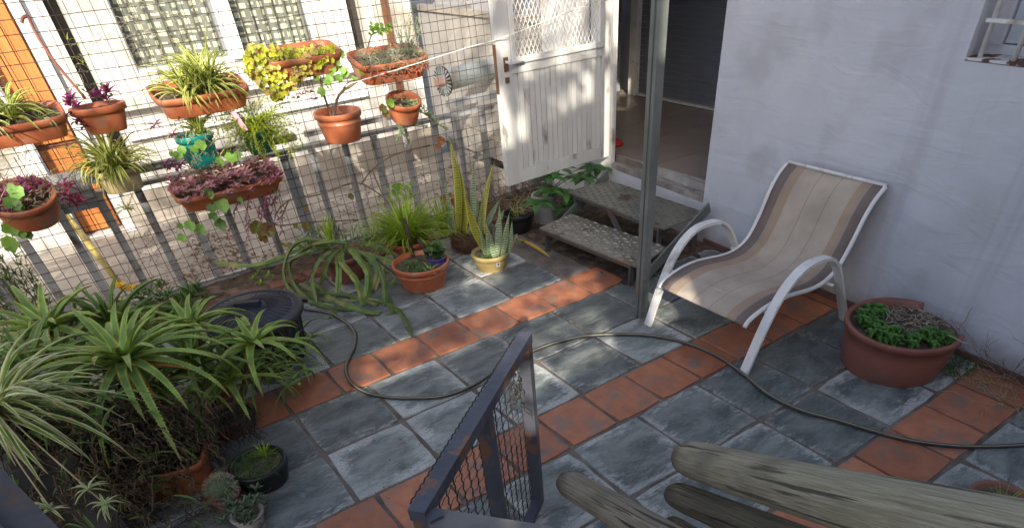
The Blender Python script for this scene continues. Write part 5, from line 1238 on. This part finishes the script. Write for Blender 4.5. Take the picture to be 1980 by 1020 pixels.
vessel(al2, 'pot', (-.28, .06, 0), .10, .10, .10, M_POTR)
al3 = thing('potted_aloe', 'aloe with thin curling leaves behind the large one and left of the bin lid', 'potted plant', (-.25, .4, 0), AG)
c3 = aty(368, 625, .32); aloe(al3, c3, 20, .33, .036, az0=2, stem=(-.27, .36, .05), elr=(-.1, 1.0), drr=(1.1, 2.1)); vessel(al3, 'pot', (-.28, .36, 0), .11, .11, .11, M_POTR)
al4 = thing('potted_aloe', 'aloe with broad blue-green leaves at the left edge under the tall herb', 'potted plant', (-.76, .6, 0), AG)
c4 = aty(88, 632, .55); aloe(al4, c4, 20, .46, .046, az0=.5, stem=(-.8, .55, .05), elr=(-.1, 1.0), drr=(1.1, 2.0)); vessel(al4, 'pot', (-.80, .55, 0), .12, .12, .12, M_POTR)
al5 = thing('potted_aloe', 'dark shaded aloe with arching leaves between the left aloe and the daisies', 'potted plant', (-.5, .7, 0), AG)
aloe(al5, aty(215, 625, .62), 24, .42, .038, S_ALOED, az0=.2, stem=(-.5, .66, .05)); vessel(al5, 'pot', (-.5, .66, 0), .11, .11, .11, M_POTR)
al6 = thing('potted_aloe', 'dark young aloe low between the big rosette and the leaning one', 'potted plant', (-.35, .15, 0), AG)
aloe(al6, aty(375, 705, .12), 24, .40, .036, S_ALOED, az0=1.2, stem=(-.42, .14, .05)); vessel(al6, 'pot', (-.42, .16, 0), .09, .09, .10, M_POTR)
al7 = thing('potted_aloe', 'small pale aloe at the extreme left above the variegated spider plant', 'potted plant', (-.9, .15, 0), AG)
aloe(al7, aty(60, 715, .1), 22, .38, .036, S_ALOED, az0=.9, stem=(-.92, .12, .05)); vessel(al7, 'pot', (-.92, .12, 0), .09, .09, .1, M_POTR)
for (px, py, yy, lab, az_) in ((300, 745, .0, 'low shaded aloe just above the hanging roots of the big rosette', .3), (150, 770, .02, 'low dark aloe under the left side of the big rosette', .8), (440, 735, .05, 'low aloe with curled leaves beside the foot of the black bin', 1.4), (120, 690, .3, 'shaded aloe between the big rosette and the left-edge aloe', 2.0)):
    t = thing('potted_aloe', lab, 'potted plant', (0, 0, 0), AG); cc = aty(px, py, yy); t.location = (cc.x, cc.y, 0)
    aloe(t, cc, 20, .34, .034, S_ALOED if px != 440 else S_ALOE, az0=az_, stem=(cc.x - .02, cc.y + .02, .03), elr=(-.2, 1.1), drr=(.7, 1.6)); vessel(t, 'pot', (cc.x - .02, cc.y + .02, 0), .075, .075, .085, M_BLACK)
# root mass
mb = MB(); mb2 = MB()
for k in range(760):
    px = R.uniform(165, 410) if k % 4 else R.uniform(20, 260); py = R.uniform(760, 890) if k % 4 else R.uniform(800, 960); yy = R.uniform(-.30, .0); c_ = aty(px, py, yy)
    if c_.z < .02: continue
    e = c_ + V((R.uniform(-.06, .06), R.uniform(-.05, .05), -R.uniform(.05, .20))); e.z = max(e.z, .015)
    tw(mb, c_, e, R.uniform(.002, .0058), 8, .015, .5, 4)
for k in range(130):
    c_ = aty(R.uniform(180, 400), R.uniform(740, 940), R.uniform(-.25, -.1)); c_.z = max(c_.z, .03); leaf(mb2, c_, R.uniform(0, 6.3), R.uniform(-.6, .9), R.uniform(.05, .16), .010, 1.2, 5, .25, 'grass')
for k in range(420):
    c_ = aty(R.uniform(-30, 240), R.uniform(800, 1000), R.uniform(-.50, -.22)); c_.z = max(c_.z, .02)
    if c_.z > .75: continue
    e = c_ + V((R.uniform(-.09, .09), R.uniform(-.08, .08), -R.uniform(.02, .16))); e.z = max(e.z, .012); tw(mb, c_, e, R.uniform(.002, .005), 7, .016, .5, 4)
for k in range(160):
    c_ = aty(R.uniform(-30, 230), R.uniform(760, 960), R.uniform(-.45, -.2)); c_.z = max(c_.z, .03); leaf(mb2, c_, R.uniform(0, 6.3), R.uniform(-.4, .9), R.uniform(.08, .18), .014, 1.3, 6, .25, 'strap')
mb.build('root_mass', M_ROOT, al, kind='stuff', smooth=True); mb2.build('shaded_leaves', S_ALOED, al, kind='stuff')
mb = MB(); mb2 = MB()
for k in range(330):
    px = R.uniform(0, 600) if k % 3 else R.uniform(330, 600); py = R.uniform(600, 775) if px < 420 else R.uniform(640, 745); yy = lin(.75, -.05, (py - 600) / 175) + R.uniform(-.08, .08)
    q = aty(px, py, yy)
    if q.z < .05 or q.z > .6: continue
    if px > 400: q.z = min(q.z, .3)
    leaf(mb if k % 2 else mb2, q, R.uniform(0, 6.3), R.uniform(-.1, .9), R.uniform(.12, .26), R.uniform(.014, .024), R.uniform(1.4, 2.8), 8, .35, 'aloe', R.uniform(-.6, .6), 1.6)
mb.build('thin_leaves', S_ALOE, al, kind='stuff', smooth=True); mb2.build('thin_dark_leaves', S_ALOED, al, kind='stuff', smooth=True)
mb = MB()
b = MB(); pts = []
core = aty(290, 830, -.05)
b.rings([[(core.x + cos(2 * pi * j / 14) * rx_ * R.uniform(.8, 1.15), core.y + sin(2 * pi * j / 14) * rx_ * .6 * R.uniform(.8, 1.15), z_) for j in range(14)] for rx_, z_ in ((.20, .03), (.22, .12), (.20, .22), (.15, .30), (.06, .35))], True, True); b.build('root_core', M_ROOT, al)
for k in range(90):
    c_ = fl(R.uniform(420, 480), R.uniform(785, 830), R.uniform(.1, .2)); e = c_ + V((R.uniform(-.03, .06), R.uniform(-.06, .02), -R.uniform(.05, .12))); e.z = max(e.z, .008); tw(mb, c_, e, .0022, 5, .012, .6, 3)
mb.build('hanging_roots', mat('dark_roots', (.02, .013, .01), (.06, .04, .025), 14, .95), al2, kind='stuff')
mb = MB()
for k in range(14): c_ = aty(R.uniform(290, 330), R.uniform(935, 965), -.34); blob_leaf(mb, c_, (R.uniform(-.5, .5), -1, 1), .014, 3, .3, 6)
mb.build('succulent_tuft', M_BEG, al, kind='stuff')
# 21 variegated spider front left
t = thing('potted_spider_plant', 'white-edged spider plant with hanging plantlets in the lower left corner', 'potted plant', (-.95, -.7, 0))
c = dep(-12, 800, 1.95); vessel(t, 'pot', (c.x, c.y, c.z - .16), .09, .09, .14, M_DKST)
RS = random.Random(5)
for i in range(70):
    m1 = MB(); a = RS.uniform(-1.4, 1.3) if i < 62 else RS.uniform(1.5, 4.4); leaf(m1, c + V((cos(a) * .02, sin(a) * .02, 0)), a, RS.uniform(-.1, .95), RS.uniform(.26, .44), RS.uniform(.018, .027), RS.uniform(.8, 2.0), 8, .28, 'strap', RS.uniform(-.3, .3), 1.3); m1.build('leaf', S_SPI2, t, smooth=True)
for (px, py, k_, n_) in ((100, 985, 1.75, 16), (172, 945, 1.8, 15), (205, 975, 1.8, 18)):
    e = dep(px, py, k_); m1 = MB(); m1.tube(smooth_path([c + V((.03, -.02, .03)), c.lerp(e, .5) + V((0, 0, .07)), e], 6), .0022, 5); m1.build('runner', M_STRAW, t)
    for i in range(n_): m1 = MB(); leaf(m1, e, RS.uniform(0, 6.3), RS.uniform(-.2, 1.1), RS.uniform(.045, .075), .008, RS.uniform(.8, 2), 5, .2, 'strap'); m1.build('plantlet_leaf', S_SPI2, t, smooth=True)
mb = MB(); mb2 = MB()
for k in range(520):
    q = V((c.x + R.uniform(-.30, .42), c.y + R.uniform(-.22, .30), 0)); q.z = R.uniform(.02, max(.05, c.z - .12)); e = q + V((R.uniform(-.1, .1), R.uniform(-.08, .08), -R.uniform(.02, .18))); e.z = max(e.z, .01); tw(mb, q, e, R.uniform(.002, .0045), 7, .018, .5, 3)
for k in range(150):
    q = V((c.x + R.uniform(-.25, .4), c.y + R.uniform(-.2, .3), R.uniform(.03, max(.06, c.z - .1)))); leaf(mb2, q, R.uniform(0, 6.3), R.uniform(-.5, .8), R.uniform(.06, .16), .012, 1.3, 5, .25, 'strap')
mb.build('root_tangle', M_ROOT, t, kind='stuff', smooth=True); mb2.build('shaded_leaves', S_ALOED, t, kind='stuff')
b = MB(); b.box(c.x - .12, c.x + .12, c.y - .10, c.y + .10, 0, c.z - .162); tag(b.build('plinth_block', M_DKST), 'dark block carrying the spider plant in the lower left corner', 'plinth')
# 22..23 little pots
t, s = pot('potted_grass', 'black nursery pot of fine green grass on the dark slate at the lower left', (-.265, -.40), .118, .105, M_BLACK, taper=.82)
mb = MB()
for k in range(420): a = R.uniform(0, 6.3); r_ = .1 * math.sqrt(R.random()); leaf(mb, s + V((cos(a) * r_, sin(a) * r_, 0)), R.uniform(0, 6.3), R.uniform(.0, 1.3), R.uniform(.03, .08), .0035, 1.4, 3, .2, 'grass')
mb.build('foliage', M_GR, t, kind='stuff'); spider(t, s + V((.04, .03, 0)), 30, .08, .006, S_GRASS, el=(.6, 1.5), dr=(0, 1), name='bright_tuft')
t, s = pot('potted_cactus', 'tiny terracotta pot with a small cactus left of the black grass pot', (-.415, -.30), .05, .05, M_POT); mb = MB(); blob3(mb, s + V((0, 0, .012)), .026, 8); mb.build('cactus_body', M_CACT, t)
def cactus(name, label, c, r):
    t = thing(name, label, 'potted plant', (c.x, c.y, 0)); vessel(t, 'pot', (c.x, c.y, 0), r * 1.15, r * 1.15, .07, M_OLIVE if r > .06 else M_POTR)
    mb = MB(); cc = V((c.x, c.y, .065 + r * .5)); n = 16; rs = []
    for k in range(8):
        ph = pi * (k + .3) / 8; rs.append([cc + V((cos(2 * pi * j / n) * sin(ph) * (1 if j % 2 else .86), sin(2 * pi * j / n) * sin(ph) * (1 if j % 2 else .86), -cos(ph))) * r for j in range(n)])
    mb.rings(rs, True, True); mb.build('cactus_body', M_CACT, t); mb = MB()
    for k in range(420):
        u = R.uniform(-.3, 1); a = R.uniform(0, 6.3); q = math.sqrt(1 - u * u); d = V((cos(a) * q, sin(a) * q, u)); d2 = (d + V((R.uniform(-.5, .5), R.uniform(-.5, .5), R.uniform(-.3, .5)))).normalized(); mb.tube([cc + d * r * .95, cc + d * r + d2 * .018], .0007, 3)
    mb.build('spines', M_SPINE, t, kind='stuff')
cactus('potted_cactus', 'round spiny cactus in a small pot below the tiny terracotta one', fl(441, 965, .03), .055)
t, s = pot('potted_succulent', 'small pale pot of grey succulent rosettes at the bottom edge', tuple(fl(482, 1000, .03))[:2], .065, .06, mat('pale_clay', (.30, .27, .24), (.36, .33, .3), 6, .8))
mb = MB()
for k in range(26): rosette(mb, s + V((R.uniform(-.09, .08), R.uniform(-.06, .08), R.uniform(0, .06))), 7, .035, .012)
mb.build('foliage', M_CACT, t, kind='stuff')
mb = MB()
for k in range(420): c_ = fl(R.uniform(395, 520), R.uniform(935, 1015), R.uniform(0, .03)); tw(mb, c_, c_ + V((R.uniform(-.04, .04), R.uniform(-.04, .04), R.uniform(0, .03))), .0012, 3, .006, .6, 3)
tag(mb.build('dry_weeds', mat('dry_weed', (.08, .075, .045), (.18, .17, .10), 30, .9), None, kind='stuff'), 'mat of dry greyish weeds around the small cactus pots', 'weeds')
# twig over the left plants
b = MB(); b.tube(smooth_path([fl(-10, 626, .5), fl(60, 600, .5), fl(132, 585, .5)], 4), .005, 6); tag(b.build('bare_branch', M_TWIGG, smooth=True), 'bare grey branch reaching in from the left above the aloes', 'branch')

# ------------------------------------------------------------------ big pot
t = thing('potted_mint', 'large red-brown pot with a broken rim and green mint against the wall', 'potted plant', (2.55, -1.60, 0))
def brk(tt):
    a = (tt + pi) % (2 * pi) - pi
    if -1.15 < a < .10: return -.078 + .020 * math.floor(((a * 2.3) % 1) * 3) / 3 + (.022 if a < -.6 else 0)
    return 0
s = vessel(t, 'pot', (2.545, -1.60, 0), .262, .262, .222, M_POTR, taper=.86, soil=.86, n=72, lip=.022, zf=brk, msoil=M_SOILG)
mb = MB()
for k in range(62):
    a = R.uniform(1.0, 5.0); r_ = R.uniform(.10, .22); q = s + V((cos(a) * r_, sin(a) * r_, R.uniform(.0, .03)))
    for lev in range(3): rosette(mb, q + V((0, 0, .010 * lev)), 4, .046 * (1 - .2 * lev), .022, el=(.05, .5), dr=(.3, .9), nseg=4)
mb.build('mint_leaves', M_MINT, t, kind='stuff'); mb = MB()
for k in range(70): q = s + V((R.uniform(-.02, .2), R.uniform(-.16, .12), .01)); tw(mb, q, q + V((R.uniform(-.08, .08), R.uniform(-.08, .08), R.uniform(0, .03))), .0022, 5, .01, .6, 3)
tw(mb, s + V((.02, -.14, .03)), s + V((-.02, -.33, .06)), .004, 5, .006); tw(mb, s + V((.18, -.18, .0)), s + V((.19, -.19, .12)), .003, 5, .003)
mb.build('dry_stems', M_TWIGG, t, kind='stuff')
mb = MB()
for k in range(1300):
    a = R.uniform(0, 6.3); r_ = math.sqrt(R.random()); c_ = V((2.75 + cos(a) * r_ * .13, -1.76 + sin(a) * r_ * .17, 0)); leaf(mb, c_, R.uniform(0, 6.3), R.uniform(.3, 1.4), R.uniform(.012, .03), .005, .8, 2, .2, 'grass')
tag(mb.build('moss_patch', M_MOSS, None, kind='stuff'), 'dark green moss patch on the tiles right of the big pot', 'moss')
# dry shrub right
t = thing('dry_shrub', 'leafless wiry grey shrub growing along the wall at the right edge', 'shrub', (2.8, -2.0, 0)); mb = MB()
for k in range(11): b0 = fl(R.uniform(1950, 2040), R.uniform(700, 760), .0); b0.x = min(b0.x, 2.80); branchy(mb, b0, (R.uniform(-.3, .1), R.uniform(-.3, .9), R.uniform(.2, 1.0)), R.uniform(.12, .2), .0022, 3, .75)
mb.build('twigs', M_TWIG, t, kind='stuff'); mb = MB()
for k in range(40): b0 = fl(R.uniform(1880, 1985), R.uniform(700, 790), .01); tw(mb, b0, b0 + V((R.uniform(-.15, .1), R.uniform(-.05, .2), R.uniform(.0, .07))), .0018, 6, .014, .5, 3)
mb.build('pale_runners', M_STRAW, t, kind='stuff')
# pot bottom right
t, s = pot('potted_twigs', 'brown clay pot with sparse grass blades behind the long log', (1.80, -2.45), .115, .13, M_POTR, z=0)
spider(t, s, 16, .14, .004, S_GRASS, el=(.3, 1.4), dr=(0, .8), shape='grass')

# ------------------------------------------------------------------ hose
hp = [(560, 592), (600, 598), (640, 606), (668, 622), (686, 642), (686, 668), (676, 690), (669, 712), (678, 738), (705, 757), (745, 767), (800, 769), (860, 765), (915, 744), (960, 715), (1010, 688), (1070, 664), (1130, 650), (1200, 646), (1270, 650), (1330, 664), (1390, 690), (1440, 725), (1490, 765), (1550, 793), (1620, 812), (1690, 833), (1760, 851), (1840, 861), (1920, 862), (1990, 858), (2100, 845)]
pts = smooth_path([fl(x, y, .0125) for x, y in hp], 5)
hs_ = thing('garden_hose', 'dark garden hose with pale stripes snaking across the tiles', 'hose', (1.2, -.4, 0))
b = MB(); b.tube(pts, .0095, 10); b.build('tube', M_HOSE, hs_, smooth=True)
b = MB(); b.sweep([p + V((-.0038, -.0052, .0078)) for p in pts], [(-.0022, 0), (-.0012, .0014), (.0012, .0014), (.0022, 0)]); b.build('stripe', M_HOSEL, hs_)

# ------------------------------------------------------------------ gate
gt = thing('metal_gate', 'dark grey half-height gate with crimped wire infill standing ajar in the foreground', 'gate', (.25, -1.53, 0))
A_ = V((.562, -1.302, 0)); zt = .755; Bp = fl(815, 985, zt); B_ = V((Bp.x, Bp.y, 0)); gd = (A_ - B_).normalized(); GL = (A_ - B_).length; gn = V((-gd.y, gd.x, 0))
def G(u, z, o=0): p = B_ + gd * u + gn * o; return V((p.x, p.y, z))
b = MB(); b.beam(G(-.022, zt), G(GL + .022, zt), .042, .035); b.build('top_rail', M_GATE, gt)
b = MB(); b.beam(G(-.0, .045), G(GL, .045), .038, .035); b.build('bottom_rail', M_GATE, gt)
for u in (0, .52 * GL, GL): b = MB(); b.beam(G(u, .03), G(u, zt - .018), .034, .040, up=gn); b.build('upright', M_GATE, gt)
mb = MB(); nv = 17
for k in range(nv):
    u = .02 + (GL - .04) * k / (nv - 1); pts = []; z = .06; j = 0
    while z < zt + .016: pts.append(G(u + (.004 if j % 2 else -.004), z, .022)); z += .0165; j += 1
    mb.tube(pts, .0024, 4)
z = .075
while z < zt - .01:
    pts = []; u = 0; j = 0
    while u < GL: pts.append(G(u, z + (.004 if j % 2 else -.004), .024)); u += .0205; j += 1
    mb.tube(pts, .0013, 3); z += .044
mb.build('wire_infill', M_GWIRE, gt, kind='stuff')
b = MB()
pts = [G(u * .012, zt + .015, .0255) + V((0, 0, .004 if u % 2 else -.002)) for u in range(int(GL / .012))]; b.tube(pts, .0025, 4); b.build('wire_edge', M_GWIRE, gt)
mb = MB()
for k in range(26): q = G(GL - .09, .62, .01) + V((R.uniform(-.02, .02), R.uniform(-.02, .02), R.uniform(-.07, .07))); tw(mb, q, q + V((R.uniform(-.03, .03), R.uniform(-.03, .03), R.uniform(-.05, .05))), .003, 3, .006)
mb.build('cobweb_clump', M_DARK, gt, kind='stuff')
for i, d in ((0, .0),):
    a = fl(838, 995, zt - .0); e = fl(1150, 1045, zt); rt = thing('hand_rail', 'grey painted flat rail crossing the bottom edge in front of the gate', 'rail', a)
    b = MB(); b.beam(a + V((0, 0, -.02)), e + V((0, 0, -.02)), .055, .03); b.build('rail', mat('pale_grey_rail', (.13, .125, .12), (.20, .19, .18), 8, .6, .3, 40), rt)
    b = MB(); b.beam(a + V((.0, 0, -.45)), a + V((0, 0, .004)), .034, .034, up=(1, 0, 0)); b.build('post', M_GATE, rt)
a = dep(-60, 905, 1.5); e = dep(110, 1090, 1.35); cr = thing('corner_rail', 'dark grey steel bar crossing the bottom left corner', 'rail', a)
b = MB(); b.beam(a, e, .10, .02, up=-ray(0, 1000)); b.build('bar', M_DKST, cr); b = MB(); b.beam(a + V((-.03, -.03, .022)), e + V((-.03, -.03, .022)), .02, .02); b.build('lip', M_DKST, cr)

# ------------------------------------------------------------------ logs
for m_ in (M_LOG, M_LOG2, M_LOGC): log_tip(m_)
def log(name, label, P1, P2, r1, r2, m_, tipm=None, seed=1):
    rr_ = random.Random(seed); P1 = V(P1); P2 = V(P2); L_ = (P2 - P1).length; n = 26; seg = 22; b = MB(); rs = []
    prof_ = [(0.0, .60), (.008, .78), (.022, .90), (.05, .97), (.09, 1.0)]
    ang = [rr_.uniform(.97, 1.03) for _ in range(seg)]
    xs_ = [q[0] / 1 for q in prof_] + [.09 + (L_ - .09) * i / n for i in range(1, n + 1)]
    for i, x in enumerate(xs_):
        k = prof_[i][1] if i < len(prof_) else 1.0; r_ = lin(r1, r2, min(1, x / L_)) * k
        bow = .008 * sin(3 * x + seed)
        ring_ = []
        for j in range(seg):
            a = 2 * pi * j / seg; rr2 = r_ * ang[j] * (1 + .02 * sin(a * 3 + x * 4) + .012 * sin(a * 5 - x * 9 + seed) + rr_.uniform(-.006, .006)) ; 
            if j == seed % seg or j == (seed * 5) % seg: rr2 *= .955
            ring_.append((x, cos(a) * rr2 + bow, sin(a) * rr2))
        rs.append(ring_)
    b.rings(rs, True, True); me = bpy.data.meshes.new(name); me.from_pydata(b.v, [], b.f); me.materials.append(m_); me.update()
    me.polygons.foreach_set('use_smooth', [True] * len(me.polygons))
    o = bpy.data.objects.new(name, me); COL.objects.link(o); o.location = P1; o.rotation_euler = (P2 - P1).to_track_quat('X', 'Z').to_euler(); tag(o, label, 'log', 'weathered logs stacked in the foreground'); return o
log('log', 'longest and palest greenish log lying on top of the stack', dep(1318, 882, 1.93), dep(1318, 882, 1.93) + (dep(1830, 1012, 1.12) - dep(1318, 882, 1.93)) * 1.5, .058, .078, M_LOG, seed=3)
P1 = dep(1302, 950, 1.98); log('log', 'darker olive log tucked beneath the longest one', P1, P1 + (dep(1560, 1060, 1.5) - P1) * 2.0, .046, .062, M_LOG2, seed=5)
P1 = dep(1086, 930, 1.98); log('log', 'separate brown-grey log pointing at the foot of the gate', P1, P1 + (dep(1300, 1050, 1.6) - P1) * 2.0, .047, .058, M_LOGC, seed=8)
P1 = dep(1292, 1006, 2.02); log('log', 'short dark log end just showing at the bottom edge', P1, P1 + (dep(1420, 1080, 1.8) - P1) * 2.2, .026, .034, M_LOG2, seed=9)

# ------------------------------------------------------------------ unseen wall added behind the camera: shades the patio, openings shape sun patches
hb = thing('shade_wall', 'unseen pale wall added behind the viewpoint to shade the patio, pierced for sun patches', 'house', (0, -5.3, 0))
YB = -5.2
def back(P):       # where the sun's ray to P crosses the rear wall plane
    t_ = (P.y - YB) / (-SUN.y); return P + SUN * t_
e0 = back(V((0, 1.9, .55))).z
holes = []
for (u0, u1, z0, z1) in ((.40, .46, .70, .82), (.50, .55, .72, .85), (.59, .64, .74, .88), (.68, .80, .76, .92), (.40, .80, .985, 1.045), (.11, .19, .62, 1.05), (-.1, .07, .6, 2.3)):
    a = back(dpt(u0, z0)); c = back(dpt(u1, z1)); holes.append((min(a.x, c.x), max(a.x, c.x), a.z, c.z))
for (x0, x1, y0, y1) in ((.3, 2.2, -.04, .32), (.9, 1.9, -.62, -.12), (1.9, 2.4, -.55, -.1), (1.3, 1.9, .55, 1.0)):
    a = back(V((x0, y0, 0))); c = back(V((x1, y1, 0))); holes.append((a.x, c.x, min(a.z, c.z), max(a.z, c.z)))
streak = holes[-4:]
a = back(V((1.96, -.40, 1.22))); holes.append((a.x + .0, a.x + .10, a.z, a.z + 1.0))
xs = sorted(set([-8.0, 2.6] + [h[0] for h in holes] + [h[1] for h in holes])); zs_ = sorted(set([-.3, e0] + [min(h[2], e0) for h in holes] + [min(h[3], e0) for h in holes]))
mb = MB()
for a, b_, c, d in cells(xs, zs_, lambda x, z: any(h[0] < x < h[1] and h[2] < z < h[3] for h in holes)): mb.box(a, b_, YB - .02, YB, c, d)
mb.build('wall', M_FAC, hb)
b = MB(); b.box(-14, 9, -9, YB - .03, -.3, .0); struct(b.build('rear_ground', M_CONC))
mb = MB()  # leaves and twigs added out of view to break up the sun into dapples
for h in streak:
    n_ = int((h[1] - h[0]) * 16)
    for k in range(n_):
        x = R.uniform(h[0] - .1, h[1] + .1); z = R.uniform(h[2], h[3]); c = V((x, YB + .03, z)); tw(mb, c, c + V((R.uniform(.2, .6), 0, R.uniform(-.25, .02))), R.uniform(.008, .022), 3, .01)
    for k in range(n_ * 2): leaf(mb, V((R.uniform(h[0], h[1]), YB + .04, R.uniform(h[2], h[3]))), R.uniform(0, 6.3), R.uniform(-1, 1), .09, .04, .5, 3, .2, 'oval')
for k in range(750):
    x = R.uniform(-8.0, 2.6); z = e0 + R.random() ** 1.8 * 1.1; leaf(mb, V((x, YB + R.uniform(-.3, .1), z)), R.uniform(0, 6.3), R.uniform(-1, 1), R.uniform(.10, .26), R.uniform(.06, .14), .5, 3, .2, 'oval')
for k in range(60): x = R.uniform(-8.0, 2.6); tw(mb, (x, YB - .05, e0), (x + R.uniform(-.5, .5), YB - .05, e0 + R.uniform(.6, 1.6)), .018, 5, .05)
tag(mb.build('dapple_screen', M_GR, None, kind='stuff'), 'leafy creeper added unseen behind the viewpoint to dapple the sun', 'dapple_screen')

for o in bpy.data.objects:
    for k in ('_root', '_org'):
        if k in o: del o[k]
